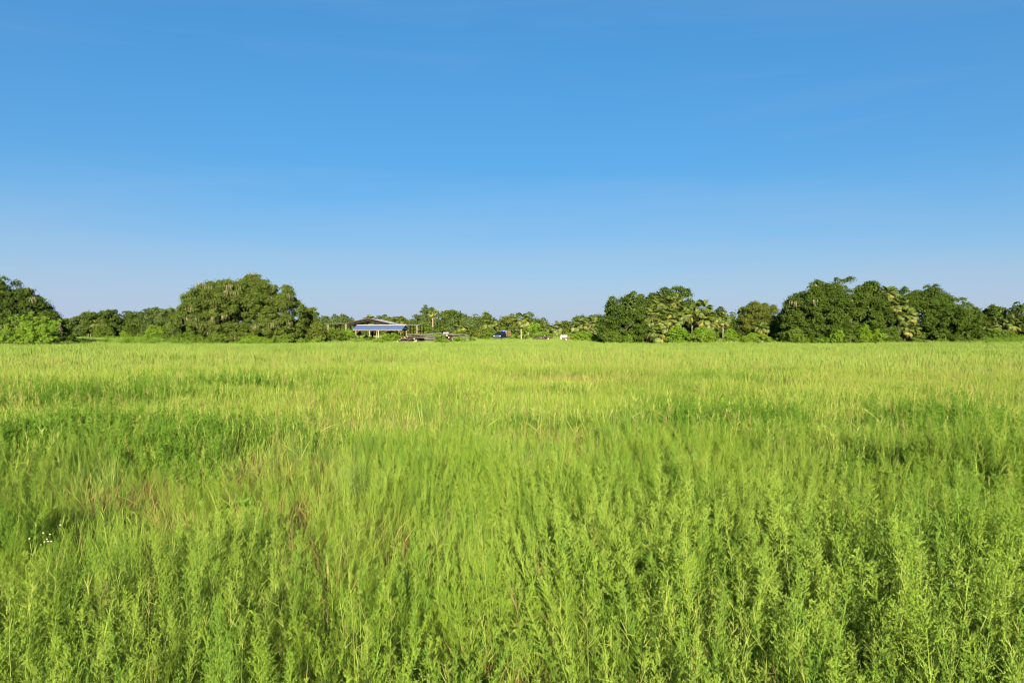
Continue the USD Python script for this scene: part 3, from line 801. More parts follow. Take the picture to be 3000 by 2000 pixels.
def truck():
    D = 172.0
    px = 1459
    x = gxy(px, D)
    # local frame: front faces -y
    root = thing("truck", "dark navy pickup truck with chrome bumper and a wood-staked flatbed, facing the camera", "truck", (x, D, float(ground_z(x, D)) + 0.12), math.radians(-20))
    W = 1.98
    lower = prism([(-0.55, 0.52), (-0.62, 0.95), (-0.5, 1.22), (1.0, 1.30), (3.05, 1.30), (3.05, 0.50)], W, axis="x")
    part(root, "body", lower, M["truck"])
    cabin = trimesh.convex.convex_hull(np.array([(sx * w, y, z) for sx in (-1, 1) for w, y, z in ((0.96, 0.85, 1.30), (0.96, 3.0, 1.30), (0.78, 1.55, 1.98), (0.78, 2.85, 1.98), (0.80, 1.5, 1.93), (0.80, 2.92, 1.93))]))
    part(root, "cab", cabin, M["truck"])
    part(root, "windscreen", trimesh.Trimesh([(-0.86, 0.93, 1.34), (0.86, 0.93, 1.34), (0.74, 1.50, 1.90), (-0.74, 1.50, 1.90)], [(0, 1, 2), (0, 2, 3)], process=False).apply_translation((0, -0.025, 0.01)), M["glass"])
    for s in (-1, 1):
        q = [(s * 0.965, 1.2, 1.36), (s * 0.965, 2.8, 1.36), (s * 0.825, 2.7, 1.88), (s * 0.825, 1.62, 1.88)]
        part(root, "side_window", trimesh.Trimesh(q, [(0, 1, 2), (0, 2, 3)] if s > 0 else [(0, 2, 1), (0, 3, 2)], process=False).apply_translation((s * 0.01, 0, 0)), M["glass"])
        part(root, "mirror", soft_box(0.16, 0.10, 0.26, (s * 1.12, 0.95, 1.42), 0.03), M["truck"])
        part(root, "headlight", soft_box(0.26, 0.06, 0.22, (s * 0.80, -0.60, 0.96), 0.03), M["lamp"])
    part(root, "hood_trim", soft_box(1.5, 0.06, 0.10, (0, -0.56, 1.17), 0.02), M["chrome"])
    g = part(root, "grille", soft_box(1.28, 0.05, 0.28, (0, -0.605, 0.95), 0.02), M["grille"])
    for k in range(2):
        part(g, "grille_bar", soft_box(1.26, 0.05, 0.035, (0, -0.635, 0.88 + 0.13 * k), 0.01), M["chrome"])
    part(root, "bumper", soft_box(1.96, 0.16, 0.22, (0, -0.66, 0.66), 0.05), M["chrome"])
    part(root, "lower_valance", soft_box(1.8, 0.10, 0.18, (0, -0.58, 0.43), 0.03), M["charcoal"])
    for sx in (-0.84, 0.84):
        for y in (0.35, 4.35):
            wheel(root, np.array([sx, y, 0.38]), 0.40, 0.26)
    part(root, "chassis", box(0.9, 2.9, 0.16, (0, 4.45, 0.62)), M["charcoal"])
    part(root, "flatbed", soft_box(2.1, 2.8, 0.14, (0, 4.55, 0.93), 0.02), M["timber"])
    for s in (-1, 1):
        for y in (3.25, 4.2, 5.1, 5.85):
            part(root, "stake", soft_box(0.09, 0.12, 1.25, (s * 1.0, y, 1.60), 0.02), M["timber"])
        for z in (1.2, 1.52, 1.84):
            part(root, "rack_board", soft_box(0.035, 2.75, 0.17, (s * 0.93, 4.55, z), 0.01), M["timber"])
    part(root, "headache_rack", join([box(1.9, 0.06, 0.07, (0, 3.12, 2.1)), box(0.07, 0.06, 1.15, (-0.9, 3.12, 1.55)), box(0.07, 0.06, 1.15, (0.9, 3.12, 1.55)), box(0.06, 0.06, 1.1, (0, 3.12, 1.55))]), M["charcoal"])
    R = Gf.Rotation(Gf.Vec3d(0, 0, 1), -20.0)

    def load(name, label, mesh, mat, loc):
        p = R.TransformDir(Gf.Vec3d(*loc))
        t = thing(name, label, name.replace("_", " "), (x + p[0], D + p[1], float(ground_z(x, D)) + 0.12 + p[2]), math.radians(-20))
        return t
    t = load("plastic_barrel", "blue plastic barrel carried behind the truck's cab", None, None, (0.05, 3.6, 1.0))
    part(t, "shell", join([tube([(0, 0, 0), (0, 0, 0.08), (0, 0, 0.5), (0, 0, 0.6), (0, 0, 1.1), (0, 0, 1.24), (0, 0, 1.28)], [0.30, 0.36, 0.38, 0.40, 0.38, 0.34, 0.26], 16)]), M["blue"], smooth=40)
    part(t, "cap", cyl(0.06, (0.12, 0, 1.27), (0.12, 0, 1.32), 8), M["white"])
    t = load("white_tote", "white box carried right of the blue barrel on the truck", None, None, (0.62, 3.75, 1.0))
    part(t, "box_body", soft_box(0.55, 0.6, 1.1, (0, 0, 0.55), 0.05), M["white"])
    part(t, "lid", soft_box(0.6, 0.65, 0.09, (0, 0, 1.15), 0.03), M["white"])
    rng = np.random.default_rng(5)
    t = load("brush_load", "dark heap of cut brush piled on the truck bed", None, None, (0.0, 4.9, 1.0))
    ms = []
    for k in range(70):
        a = rng.normal(size=3) * [0.5, 0.6, 0.25] + [0, 0, 0.75]
        d = norm(rng.normal(size=3) * [1, 1, 0.6]) * rng.uniform(0.3, 0.6)
        ms.append(tube([np.maximum(a - d, [-0.85, -1, 0.05]), np.minimum(a + d, [0.85, 1, 1.5])], [0.03, 0.012], 4))
    part(t, "branches", join(ms), M["dark_wood"])


truck()


def parked_car():
    D = 178.0
    x = gxy(1307, D)
    root = thing("car", "dark car with pale windscreen parked behind the second log heap", "car", (x, D, float(ground_z(x, D)) + 0.45))
    part(root, "body", prism([(-2.1, 0.35), (-2.1, 0.8), (-1.0, 1.0), (2.0, 1.02), (2.1, 0.4)], 1.72, axis="x"), M["charcoal"])
    part(root, "cab", trimesh.convex.convex_hull(np.array([(s * w, y, z) for s in (-1, 1) for w, y, z in ((0.84, -0.9, 1.0), (0.84, 1.7, 1.0), (0.66, -0.2, 1.5), (0.66, 1.1, 1.5))])), M["charcoal"])
    part(root, "windscreen", trimesh.Trimesh([(-0.72, -0.86, 1.06), (0.72, -0.86, 1.06), (0.58, -0.25, 1.47), (-0.58, -0.25, 1.47)], [(0, 1, 2), (0, 2, 3)], process=False).apply_translation((0, -0.03, 0.02)), M["white"])
    for sx in (-0.75, 0.75):
        for y in (-1.35, 1.3):
            wheel(root, np.array([sx, y, 0.33]), 0.33, 0.2)


parked_car()


def tank_trailer():
    D = 160.0
    x = gxy(1657, D)
    root = thing("tank_trailer", "rusty trailer carrying a dented white box tank, right of the dark pole heap", "trailer", (x, D, float(ground_z(x, D)) + 0.25), math.radians(-12))
    part(root, "tank", soft_box(1.15, 0.9, 0.62, (-0.15, 0, 0.95), 0.10), M["white"], smooth=25)
    e = part(root, "end_panel", trimesh.convex.convex_hull(np.array([(px + 0.0, y, z) for y in (-0.6, 0.5) for px, z in ((-1.0, 1.28), (-0.72, 1.34), (-1.12, 0.75), (-0.80, 0.75), (-0.98, 0.25), (-0.78, 0.22))])), M["white"])
    part(root, "frame", join([box(1.9, 0.07, 0.1, (0.15, s * 0.4, 0.52)) for s in (-1, 1)] + [box(0.07, 0.9, 0.1, (a, 0, 0.52)) for a in (-0.7, 0.1, 0.9)]), M["rust"])
    part(root, "drawbar", tube([(1.0, 0, 0.52), (1.55, 0, 0.48), (1.9, 0, 0.35)], 0.05, 6), M["rust"])
    part(root, "stand", cyl(0.04, (1.2, 0.1, 0.4), (1.2, 0.1, 1.05), 6), M["rust"])
    part(root, "pump", join([soft_box(0.4, 0.4, 0.35, (0.85, -0.1, 0.75), 0.05), cyl(0.12, (0.8, -0.35, 0.75), (0.8, -0.2, 0.75), 10)]), M["rust"])
    for s in (-1, 1):
        wheel(root, np.array([0.25, s * 0.55, 0.32]), 0.32, 0.16, (0, 1, 0))


tank_trailer()


def implement():
    D = 150.0
    x = gxy(888, D)
    root = thing("farm_implement", "faded orange farm implement half hidden in weeds at the mossy oak's right edge", "farm machine", (x, D, float(ground_z(x, D)) + 0.3), math.radians(10))
    part(root, "boom", tube([(-1.6, 0, 0.7), (-0.9, 0, 0.95), (0.0, 0, 1.35), (1.0, 0, 1.42)], [0.14, 0.15, 0.14, 0.10], 8), M["orange"], smooth=40)
    part(root, "hopper", trimesh.convex.convex_hull(np.array([(sx * w, sy * d, z) for sx in (-1, 1) for sy in (-1, 1) for w, d, z in ((0.55, 0.4, 1.15), (0.3, 0.25, 0.55))])).apply_translation((-1.1, 0.1, 0)), M["orange"])
    part(root, "frame", join([box(3.0, 0.12, 0.12, (0.6, s * 0.45, 0.5)) for s in (-1, 1)] + [box(0.12, 0.9, 0.12, (q, 0, 0.5)) for q in (-0.8, 0.6, 2.0)]), M["charcoal"])
    for sx in (0.3, 1.9):
        for s in (-1, 1):
            wheel(root, np.array([sx, s * 0.6, 0.42]), 0.42, 0.2, (0, 1, 0))
    D = 156.0
    x = gxy(932, D)
    root = thing("metal_bin", "charcoal steel bin between the yellowish small tree and the barn", "bin", (x, D, float(ground_z(x, D)) + 1.1), math.radians(-8))
    part(root, "shell", trimesh.convex.convex_hull(np.array([(sx * w, sy * d, z) for sx in (-1, 1) for sy in (-1, 1) for w, d, z in ((0.68, 0.5, 0.85), (0.58, 0.42, 0.0))])), M["charcoal"])
    part(root, "rim", soft_box(1.48, 1.12, 0.08, (0, 0, 0.88), 0.03), M["charcoal"])
    part(root, "legs", join([box(0.09, 0.09, 1.2, (sx * 0.5, sy * 0.35, -0.58)) for sx in (-1, 1) for sy in (-1, 1)]), M["rust"])


implement()

for k, (px, D, h, label) in enumerate([(258, 205, 1.5, "leftmost thin fence post before the far left line"), (266, 205, 1.35, "thin pale fence post below the small grey-green palm"),
                                       (352, 206, 1.4, "thin fence post below the thin pale-topped tree"), (402, 204, 1.45, "thin fence post before the dark rounded tree of the far left line"),
                                       (426, 204, 1.4, "thin fence post nearest the mossy oak"), (1538, 176, 2.1, "pale post just right of the trunked palm"),
                                       (1547, 176, 2.0, "pale thicker post, second right of the trunked palm"), (1512, 180, 1.4, "low leaning post left of the trunked palm")]):
    x = gxy(px, D)
    r = 0.06 if D > 190 else 0.10
    t = thing("fence_post", label, "post", (x, D, float(ground_z(x, D))), group="fence posts along the tree line")
    part(t, "shaft", tube([(0, 0, -0.2), (0.01, 0, h * 0.5), (0.03 * (-1) ** k, 0, h)], [r, r * 0.96, r * 0.9], 8), M["post"], smooth=40)
    part(t, "top", cyl(r * 0.9, (0.03 * (-1) ** k, 0, h - 0.004), (0.03 * (-1) ** k, 0, h + 0.02), 8, r * 0.6), M["post"])


# ------------------------------------------------------------------ the meadow
def ribbons(rng, base, top, sag, width, segs=3, flat=None):
    """blades from base to top, bent by sag, tapering to a point"""
    n = len(base)
    d = norm(top - base)
    side = norm(np.cross(d, rng.normal(size=(n, 3)))) * np.reshape(width, (-1, 1)) / 2
    v, f = [], []
    rows = []
    for k in range(segs):
        t = k / segs
        c = base + (top - base) * t + sag * (t * t - t)
        w = side * (1 - 0.55 * t)
        rows.append((c - w, c + w))
    tip = top
    v = np.stack([p for r in rows for p in r] + [tip], 1)
    m = 2 * segs + 1
    idx = []
    for k in range(segs - 1):
        a = 2 * k
        idx += [(a, a + 1, a + 3), (a, a + 3, a + 2)]
    idx.append((2 * segs - 2, 2 * segs - 1, 2 * segs))
    f = (np.arange(n)[:, None, None] * m + np.array(idx)[None]).reshape(-1, 3)
    return v.reshape(-1, 3), f


def merge(ms):
    vs, fs, n = [], [], 0
    for v, f in ms:
        vs.append(v)
        fs.append(np.asarray(f) + n)
        n += len(v)
    return np.vstack(vs), np.vstack(fs)


def weed_plant(rng, stems, height, branch, leaves, leaf, lw, spread=0.13, lean=0.22, plume=0.12):
    """bushy weed: upright stems set all round with short twigs of tiny narrow leaves"""
    out = []
    for s in range(stems):
        a = rng.uniform(0, 6.28)
        q = rng.random() ** 0.5
        b = np.array([math.cos(a), math.sin(a), 0]) * spread * q
        H = height * rng.uniform(0.72, 1.08)
        tip = b + np.array([math.cos(a), math.sin(a), 0]) * lean * q * H + np.array([*(rng.normal(size=2) * 0.06), H])
        out.append(ribbons(rng, b[None], tip[None], np.array([[0, 0, 0.05]]), [0.008], 3))
        nb = branch
        t = np.sort(rng.uniform(0.16, 0.99, nb))
        p = b + (tip - b) * t[:, None] + np.array([0, 0, 0.05]) * (t * t - t)[:, None]
        ba = rng.uniform(0, 6.28, nb)
        L = plume * (0.35 + 1.2 * (1 - t)) * np.minimum(1, 2.2 * (1.04 - t) + 0.25) * rng.uniform(0.6, 1.25, nb)
        e = rng.uniform(0.45, 1.15, nb)
        bd = np.stack([np.cos(ba) * np.cos(e), np.sin(ba) * np.cos(e), np.sin(e)], -1)
        w = norm(np.cross(bd, [0, 0, 1.0])) * 0.0022
        v = np.stack([p - w, p + w, p + bd * L[:, None]], 1).reshape(-1, 3)
        out.append((v, np.arange(len(v)).reshape(-1, 3)))
        u = rng.uniform(0.1, 1.0, (nb, leaves))
        lp = (p[:, None] + bd[:, None] * (L[:, None] * u)[..., None]).reshape(-1, 3)
        ld = norm(np.repeat(bd, leaves, 0) * 0.8 + rng.normal(size=(nb * leaves, 3)) * 0.65 + [0, 0, 0.2])
        ll = leaf * rng.uniform(0.6, 1.3, (len(lp), 1))
        sd = norm(np.cross(ld, rng.normal(size=ld.shape))) * (ll * lw)
        v = np.stack([lp - sd * 0.5, lp + sd * 0.5, lp + ld * ll], 1)
        out.append((v.reshape(-1, 3), np.arange(3 * len(lp)).reshape(-1, 3)))
    return merge(out)


def grass_clump(rng, n, height, spread, lean, width, segs=3, droop=0.25):
    a = rng.uniform(0, 6.28, n)
    q = np.sqrt(rng.random(n))
    o = np.stack([np.cos(a), np.sin(a), 0 * a], -1)
    base = o * (spread * q)[:, None]
    H = height * rng.uniform(0.45, 1.1, n)
    top = base + o * (lean * H * rng.uniform(0.2, 1.2, n))[:, None] + rng.normal(size=(n, 3)) * 0.04
    top[:, 2] = H
    sag = np.stack([o[:, 0] * lean * H * 0.8, o[:, 1] * lean * H * 0.8, -droop * H], -1)
    return ribbons(rng, base, top, sag, width * rng.uniform(0.6, 1.3, n), segs)


def seed_stalk(rng, n, height, spread, fat=1.0):
    """tall stalks with a thin branched head"""
    out = []
    for k in range(n):
        a = rng.uniform(0, 6.28)
        o = np.array([math.cos(a), math.sin(a), 0])
        b = o * spread * rng.random()
        H = height * rng.uniform(0.75, 1.1)
        tip = b + o * H * rng.uniform(0.02, 0.30) + [0, 0, H]
        out.append(ribbons(rng, b[None], tip[None], -o[None] * 0.12 * H, [0.0045 * fat], 4))
        m = 14
        t = rng.uniform(0.80, 1.0, m)
        p = b + (tip - b) * t[:, None] + (-o * 0.12 * H) * (t * t - t)[:, None]
        d = norm(rng.normal(size=(m, 3)) * 0.45 + norm(tip - b))
        out.append(ribbons(rng, p, p + d * rng.uniform(0.05, 0.13, (m, 1)), np.zeros((m, 3)), [0.004 * fat], 2))
        m = 3
        t = rng.uniform(0.15, 0.6, m)
        p = b + (tip - b) * t[:, None]
        d = norm(rng.normal(size=(m, 3)) * [1, 1, 0.3] + [0, 0, 0.9])
        out.append(ribbons(rng, p, p + d * rng.uniform(0.25, 0.5, (m, 1)), np.array([[0, 0, -0.1]] * m), [0.006 * fat], 3))
    return merge(out)


def scatter(name, label, category, protos, pts, scales, mat, rng, tilt=0.10):
    path = free("/World/" + name)
    pi = UsdGeom.PointInstancer.Define(stage, path)
    UsdGeom.Scope.Define(stage, path + "/prototypes")
    targets = []
    for k, (m, mt) in enumerate(zip(protos, mat if isinstance(mat, (list, tuple)) else [mat] * len(protos))):
        targets.append(usdkit.mesh(stage, f"{path}/prototypes/{name}_plant_{k:03d}", m, mt).GetPath())
    pi.CreatePrototypesRel().SetTargets(targets)
    n = len(pts)
    pi.CreateProtoIndicesAttr(Vt.IntArray.FromNumpy(rng.integers(0, len(protos), n).astype(np.int32)))
    pi.CreatePositionsAttr(Vt.Vec3fArray.FromNumpy(np.asarray(pts, np.float32)))
    sc = np.repeat(np.asarray(scales, np.float32).reshape(n, -1), 3 if np.ndim(scales) == 1 else 1, 1)
    pi.CreateScalesAttr(Vt.Vec3fArray.FromNumpy(np.ascontiguousarray(sc)))
    yaw, ta, tt = rng.uniform(0, 6.28, n), rng.uniform(0, 6.28, n), np.abs(rng.normal(0, tilt, n))
    # tilt about a level axis after the turn about z
    c, s = np.cos(yaw / 2), np.sin(yaw / 2)
    C, S = np.cos(tt / 2), np.sin(tt / 2)
    ax, ay = np.cos(ta), np.sin(ta)
    q = np.stack([C * c, S * (ax * c + ay * s), S * (ay * c - ax * s), C * s], -1)
    pi.CreateOrientationsAttr(Vt.QuathArray([Gf.Quath(float(w), float(a), float(b), float(d)) for w, a, b, d in q]))
    tag(pi.GetPrim(), label, category, kind="stuff")
    return pi


def wedge(rng, n, d0, d1, half=0.80, power=1.0):
    """points over the ground in front of the camera, density falling with distance as D**(power-1)"""
    u = rng.random(n)
    e = 1.0 + power
    D = (d0 ** e + u * (d1 ** e - d0 ** e)) ** (1 / e)
    a = rng.uniform(-half, half, n)
    return D * np.sin(a), D * np.cos(a)


def blobs(x, y, spots):
    """soft patches given as photograph pixel, reach across and along in metres"""
    w = np.zeros_like(x)
    for px, py, rx, ry in spots:
        cx, cy = on_ground(px, py, 0.7)
        w = np.maximum(w, np.exp(-(((x - cx) / rx) ** 2 + ((y - cy) / ry) ** 2)))
    return w


LUSH = [(60, 1330, 2.4, 2.0), (330, 1260, 3.2, 2.2), (520, 1260, 1.4, 1.5), (2250, 1210, 1.5, 1.5), (2880, 1440, 1.6, 1.2), (2700, 1250, 1.5, 1.5), (2050, 1230, 1.2, 1.2),
        (2000, 1750, 1.2, 1.2), (2500, 1850, 1.6, 1.4), (2850, 1800, 1.4, 1.5), (1700, 1850, 0.7, 0.7), (2250, 1700, 1.2, 1.2), (1450, 1440, 1.0, 1.0), (1100, 1420, 0.7, 0.8), (980, 1056, 1.5, 1.5)]
DRY = [(430, 1420, 1.1, 1.1), (560, 1400, 1.2, 1.3), (780, 1340, 1.3, 1.2), (1040, 1430, 0.7, 1.1), (1340, 1490, 0.35, 0.5), (1580, 1390, 0.8, 0.9), (1620, 1340, 0.9, 1.1), (1820, 1390, 0.7, 0.9), (1525, 1545, 0.3, 0.35),
       (1100, 1230, 2.0, 1.6), (1640, 1260, 1.2, 1.2), (2080, 1400, 0.9, 0.8), (1510, 1960, 0.25, 0.3), (950, 1480, 0.5, 0.7), (1650, 1100, 4, 3), (1290, 1550, 0.3, 0.3), (2560, 1390, 0.9, 0.9), (210, 1790, 0.3, 0.3), (300, 1960, 0.25, 0.25), (750, 1740, 0.3, 0.3), (920, 1640, 0.35, 0.4), (1180, 1560, 0.35, 0.4), (1190, 1660, 0.3, 0.3), (640, 1560, 0.4, 0.4), (1480, 1900, 0.3, 0.3), (1130, 1985, 0.25, 0.25), (2280, 1960, 0.2, 0.2), (880, 1250, 1.4, 1.2), (1300, 1270, 1.2, 1.0), (1900, 1320, 0.8, 0.8), (2250, 1440, 0.6, 0.6), (470, 1500, 0.5, 0.5)]
RUSH = [(1230, 1530, 0.5, 0.4), (1530, 1320, 1.0, 0.9), (1590, 1330, 0.5, 0.5), (1810, 1240, 1.4, 1.0), (1130, 1430, 0.8, 0.8), (1000, 1330, 1.4, 1.0), (420, 1900, 0.35, 0.3), (1240, 1210, 2.0, 1.4), (310, 1390, 0.8, 0.6), (1490, 1220, 1.5, 1.0)]
YELLOW = [(350, 1055, 26, 9), (700, 1075, 14, 8), (100, 1090, 12, 8), (1050, 1040, 16, 12)]

GAPS = [(2170, 1945, 0.22, 0.30), (2745, 1800, 0.22, 0.35), (2440, 1690, 0.25, 0.35), (1570, 1905, 0.18, 0.3), (2610, 1640, 0.25, 0.35), (2030, 1620, 0.2, 0.3), (2330, 1960, 0.15, 0.2), (600, 1640, 0.2, 0.3), (190, 1880, 0.15, 0.25),
        (880, 1960, 0.15, 0.25), (2760, 1390, 0.4, 0.5), (2200, 1240, 0.5, 0.6), (520, 1300, 0.5, 0.5), (250, 1390, 0.5, 0.5), (1260, 1430, 0.25, 0.3)]

rg = np.random.default_rng(2024)


def field(x, y, seed, size, octaves=3):
    return meshkit.fbm(np.stack([x / size + 31.7, y / size + 11.1, np.zeros_like(x)], -1), octaves, seed)


def with_z(x, y):
    return np.stack([x, y, ground_z(x, y)], -1)


# near bushy weeds
protos = [weed_plant(rg, int(rg.integers(6, 11)), rg.uniform(0.9, 1.25), 100, 23, 0.0088, 0.40, spread=0.18, lean=0.30, plume=0.16) for _ in range(9)]
big = [weed_plant(rg, 15, rg.uniform(1.2, 1.45), 130, 27, 0.0088, 0.40, spread=0.26, lean=0.42, plume=0.18) for _ in range(6)]
bx, by = wedge(rg, 560, 2.4, 17)
bl = blobs(bx, by, LUSH) * (by < 16)
br = 1 / (1 + np.exp(-(bx / np.maximum(by, 1) - 0.05) * 9))
bk = rg.random(len(bx)) < np.clip(0.04 + 0.75 * br + 0.6 * bl + 2.4 * (field(bx, by, 33, 1.3) - 0.5), 0, 1) * (1 - 0.9 * blobs(bx, by, DRY)) * (1 - blobs(bx, by, GAPS))
scatter("tall_weeds", "tall bushy green weeds with feathery upright plumes in the near meadow", "weeds", big, with_z(bx[bk], by[bk]), rg.uniform(0.75, 1.12, bk.sum()), [M["weed"], M["weed_cool"], M["weed"], M["weed_cool"], M["weed"], M["weed_pale"]], rg, 0.2)
x, y = wedge(rg, 5400, 1.6, 15)
lush, dry = blobs(x, y, LUSH), blobs(x, y, DRY)
right = 1 / (1 + np.exp(-(x / np.maximum(y, 1) - 0.10) * 9))
p = np.clip(0.45 + 2.4 * (field(x, y, 3, 1.3) - 0.5) + 0.20 * right, 0.04, 1) * (1 - 0.85 * dry) * (1 - 0.35 * right * (y < 9)) + 0.3 * lush
p = p * (1 - blobs(x, y, GAPS))
k = rg.random(len(x)) < p
sc = (0.72 + 0.5 * field(x, y, 4, 1.9) + 0.16 * right + 0.30 * lush - 0.35 * dry)[k] * rg.uniform(0.8, 1.15, k.sum())
scatter("bushy_weeds", "fine-leaved bushy green weeds filling the foreground", "weeds", protos, with_z(x[k], y[k]), sc, [M["weed"], M["weed_pale"], M["weed_cool"]] * 3, rg)
# middle weeds, lighter plants
protos = [weed_plant(rg, int(rg.integers(7, 11)), rg.uniform(0.85, 1.15), 26, 4, 0.045, 0.24, spread=0.2) for _ in range(6)]
x, y = wedge(rg, 17000, 15, 46, 0.74)
lush, dry = blobs(x, y, LUSH), blobs(x, y, DRY)
p = np.clip(0.18 + 1.7 * (field(x, y, 3, 3.0) - 0.5), 0.02, 1) * (1 - 0.85 * dry) + 0.4 * lush
k = rg.random(len(x)) < p
sc = (0.62 + 0.5 * field(x, y, 4, 3.5) + 0.35 * lush)[k] * rg.uniform(0.8, 1.15, k.sum())
scatter("meadow_weeds", "bushy green weeds in loose patches across the middle of the meadow", "weeds", protos, with_z(x[k], y[k]), sc, M["weed_deep"], rg)
# the dark lush stand at the left
protos = [weed_plant(rg, 13, rg.uniform(1.1, 1.35), 60, 7, 0.032, 0.34, spread=0.26, lean=0.4, plume=0.16) for _ in range(4)]
x, y = wedge(rg, 5200, 10, 34, 0.8)
k = rg.random(len(x)) < blobs(x, y, [(60, 1330, 2.8, 2.4), (330, 1280, 2.8, 1.9), (540, 1270, 1.3, 1.5), (2130, 1230, 1.3, 1.3), (2880, 1430, 1.5, 1.2), (150, 1170, 2.5, 1.5), (700, 1130, 2, 1.5), (2750, 1230, 1.5, 1.2)]) * np.clip(0.75 + 2.6 * (field(x, y, 71, 1.7) - 0.5), 0, 0.95)
scatter("dark_weeds", "stand of taller deep green weeds, chiefly at the left of the meadow", "weeds", protos, with_z(x[k], y[k]), rg.uniform(0.8, 1.15, k.sum()), M["weed_deep"], rg, 0.12)
# near and middle grass
protos = [grass_clump(rg, 46, rg.uniform(0.75, 1.05), 0.16, 0.26, 0.0095, 4) for _ in range(7)]
x, y = wedge(rg, 5200, 1.6, 15)
k = rg.random(len(x)) < np.clip(0.55 - 0.9 * (field(x, y, 3, 1.3) - 0.5), 0.1, 1) * (1 - 0.7 * blobs(x, y, DRY)) * (1 - blobs(x, y, GAPS))
scatter("meadow_grass", "yellow-green grass growing between the foreground weeds", "grass", protos, with_z(x[k], y[k]), (0.65 + 0.5 * field(x, y, 8, 2.2)[k]) * (1 - 0.4 * blobs(x, y, DRY)[k]), M["grass"], rg)
protos = [grass_clump(rg, 42, rg.uniform(0.7, 1.0), 0.30, 0.28, 0.022, 3) for _ in range(7)]
x, y = wedge(rg, 27000, 14, 48, 0.74)
k = rg.random(len(x)) > np.maximum(0.62 * blobs(x, y, DRY), blobs(x, y, GAPS))
x, y = x[k], y[k]
dry = blobs(x, y, DRY)
scatter("middle_grass", "yellow-green grass across the middle of the meadow", "grass", protos, with_z(x, y), (0.55 + 0.65 * field(x, y, 8, 4.0)) * rg.uniform(0.8, 1.15, len(x)) * (1 - 0.4 * dry), M["grass"], rg)
# far grass
protos = [grass_clump(rg, 34, rg.uniform(0.6, 0.9), 0.6, 0.3, 0.065, 2) for _ in range(6)]
x, y = wedge(rg, 60000, 46, 240, 0.72, 0.45)
yel = blobs(x, y, YELLOW)
scatter("far_grass", "bright yellow-green grass of the far half of the meadow up to the trees", "grass", protos, with_z(x, y), (0.6 + 0.7 * field(x, y, 9, 9.0)) * rg.uniform(0.75, 1.2, len(x)) * (1 - 0.45 * yel) * np.clip(1.25 - np.hypot(x, y) / 260, 0.72, 1), M["far"], rg)
# a few broad-leaved plants low at the right
protos = []
for _ in range(4):
    n, out = 26, []
    a, t = rg.uniform(0, 6.28, n), rg.uniform(0.1, 1, n)
    b0 = np.stack([0 * a, 0 * a, 0.62 * t], -1)
    d = np.stack([np.cos(a), np.sin(a), rg.uniform(0.1, 0.7, n)], -1)
    out.append(ribbons(rg, b0, b0 + d * (0.20 * (1.15 - 0.7 * t))[:, None], np.array([[0, 0, 0.05]] * n), 0.05 * (1.2 - 0.6 * t), 3))
    out.append(ribbons(rg, np.zeros((1, 3)), np.array([[0.02, 0, 0.66]]), np.zeros((1, 3)), [0.01], 2))
    protos.append(merge(out))
x, y = wedge(rg, 900, 3.2, 12)
k = rg.random(len(x)) < np.maximum(blobs(x, y, [(1900, 1970, 0.6, 0.4), (2700, 1900, 0.8, 0.6), (2900, 1500, 0.7, 0.6), (700, 1480, 0.5, 0.5), (2350, 1985, 0.5, 0.4), (1060, 1960, 0.5, 0.4)]) * 0.9, 0.05)
scatter("broad_leaved_weeds", "low broad-leaved green plants between the feathery weeds", "weeds", protos, with_z(x[k], y[k]), rg.uniform(0.8, 1.4, k.sum()), M["weed_deep"], rg, 0.2)
# seed stalks
protos = [seed_stalk(rg, int(rg.integers(2, 5)), rg.uniform(1.15, 1.5), 0.12) for _ in range(8)]
x, y = wedge(rg, 12000, 3.0, 50, 0.74, 0.75)
k = rg.random(len(x)) < np.clip(0.35 + 1.6 * (field(x, y, 12, 4.0) - 0.5), 0.02, 1)
scatter("seed_stalks", "tall thin pale grass stalks with seed heads standing above the meadow", "grass", protos, with_z(x[k], y[k]), rg.uniform(0.7, 1.1, k.sum()), [M["stalk"]] * 6 + [M["seed"]] * 2, rg, 0.16)
protos = [seed_stalk(rg, int(rg.integers(2, 5)), rg.uniform(1.1, 1.4), 0.3, 3.2) for _ in range(6)]
x, y = wedge(rg, 9000, 14, 75, 0.74, 0.6)
k = rg.random(len(x)) < np.clip(0.35 + 1.8 * (field(x, y, 12, 6.0) - 0.5), 0.02, 1)
scatter("pale_stalks", "pale grass stalks scattered through the middle of the meadow", "grass", protos, with_z(x[k], y[k]), rg.uniform(0.7, 1.1, k.sum()), [M["stalk"]] * 5 + [M["seed"]], rg, 0.16)
# weeds along the foot of the trees
protos = [weed_plant(rg, 10, rg.uniform(0.9, 1.3), 12, 4, 0.13, 0.4, spread=0.5, lean=0.3, plume=0.3) for _ in range(5)]
x, y = wedge(rg, 5200, 118, 215, 0.74, 0.8)
q = np.hypot(x, y)
edge = np.where(x < -35, 122 + 60 * (x < -75) * (x > -110), np.where(x < 20, 186, 130))
k = (rg.random(len(x)) < np.clip(1.6 * (field(x, y, 41, 9.0) - 0.42) + 0.25, 0, 0.8)) & (y > edge) & (y < edge + 40)
scatter("edge_weeds", "uneven taller weeds along the foot of the trees", "weeds", protos, with_z(x[k], y[k]), rg.uniform(0.7, 1.5, k.sum()), [M["bright"]] * 3 + [M["weed_deep"]] * 2, rg)
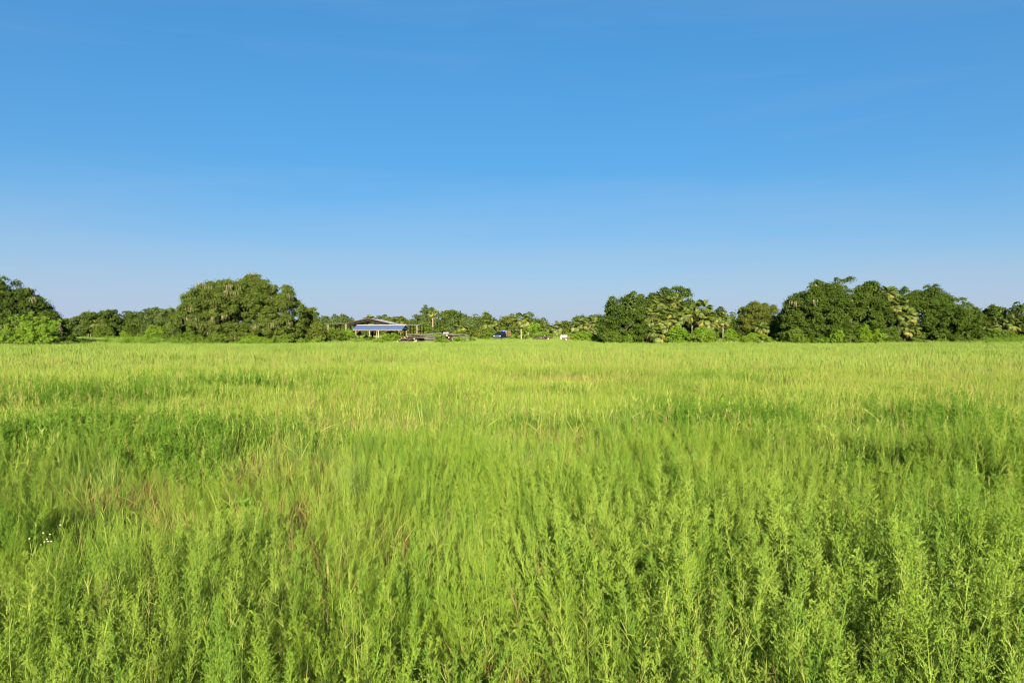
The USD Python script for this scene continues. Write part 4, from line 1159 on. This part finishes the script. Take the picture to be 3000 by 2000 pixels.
# dry low grass in patches
protos = [grass_clump(rg, 45, rg.uniform(0.45, 0.75), 0.2, 0.45, 0.013, 3, 0.4) for _ in range(5)]
x, y = wedge(rg, 30000, 2.5, 48, 0.7, 0.5)
w = np.maximum(blobs(x, y, DRY), np.clip((field(x, y, 21, 3.0) - 0.56) * 4, 0, 0.6))
k = rg.random(len(x)) < w
scatter("dry_grass", "straw and rust coloured dry grass in patches between the weeds", "grass", protos, with_z(x[k], y[k]), rg.uniform(0.75, 1.3, k.sum()), M["dry"], rg)
# rushes
protos = [grass_clump(rg, 90, rg.uniform(1.0, 1.25), 0.12, 0.22, 0.005, 3, 0.08) for _ in range(4)]
x, y = wedge(rg, 9000, 2.5, 40, 0.7, 0.5)
k = rg.random(len(x)) < blobs(x, y, RUSH) * 0.45
scatter("rushes", "dark blue-green rush clumps standing in the meadow", "rushes", protos, with_z(x[k], y[k]), rg.uniform(0.8, 1.15, k.sum()), M["rush"], rg)


# lone weeds and the little white flowers
def weed_bush(label, px, py, w, h, look, group=None):
    x, D = on_ground(px, py, 0.55)
    rng = np.random.default_rng(int(px) * 3 + int(py))
    t = thing("weed_bush", label, "weed", (x, D, float(ground_z(x, D))), group=group)
    s = D / F
    H, W = h * s + 0.45, w * s
    part(t, "foliage", weed_plant(rng, 12, H, 30, 5, 0.06, 0.3, spread=W * 0.45, lean=0.3, plume=0.16), M[look])


weed_bush("small dark green bush alone in the grass right of the yellow strip", 987, 1058, 22, 20, "weed_deep")
weed_bush("dark weed at the near edge of the yellow strip, left part of the meadow", 316, 1078, 34, 18, "weed_deep")
weed_bush("low green weed in the yellow strip below the far left line", 420, 1046, 30, 10, "weed_deep", "low green weeds of the yellow strip")
weed_bush("low green weed in the yellow strip right of the middle", 625, 1067, 26, 12, "weed_deep")
weed_bush("low green weed at the yellow strip's far edge", 510, 1045, 28, 9, "weed_deep")
weed_bush("dark little weed among pale grass before the mossy oak", 755, 1045, 10, 12, "weed_deep")
weed_bush("broad low weed in the yellow strip left of the dark one", 105, 1074, 40, 9, "weed_deep")
weed_bush("small green weed before the second log heap", 1298, 1014, 12, 10, "weed_deep")

x, D = on_ground(130, 1565, 1.0)
t = thing("wildflowers", "little cluster of white wildflowers among the weeds at the left", "flowers", (x, D, 0))
rng = np.random.default_rng(3)
heads, stems = [], []
for px, py in ((148, 1550), (108, 1567), (135, 1569), (129, 1585), (148, 1584), (115, 1595), (156, 1577), (122, 1562), (140, 1576)):
    p = np.array([(px - 130) / F * D, rng.normal() * 0.06, 1.0 - (py - 1565) / F * D * 1.08])
    h = trimesh.creation.icosphere(1, 0.0075)
    h.apply_scale((1, 1, 0.55))
    h.apply_translation(p)
    heads.append((h, p))
    stems.append(tube([(p[0] * 0.3, p[1] * 0.3, 0), p * [0.7, 0.7, 0.6], p], [0.003, 0.002, 0.0015], 4))
part(t, "stems", join(stems), M["weed"])
for h, p in heads:
    part(t, "flower_head", h, M["petal"])
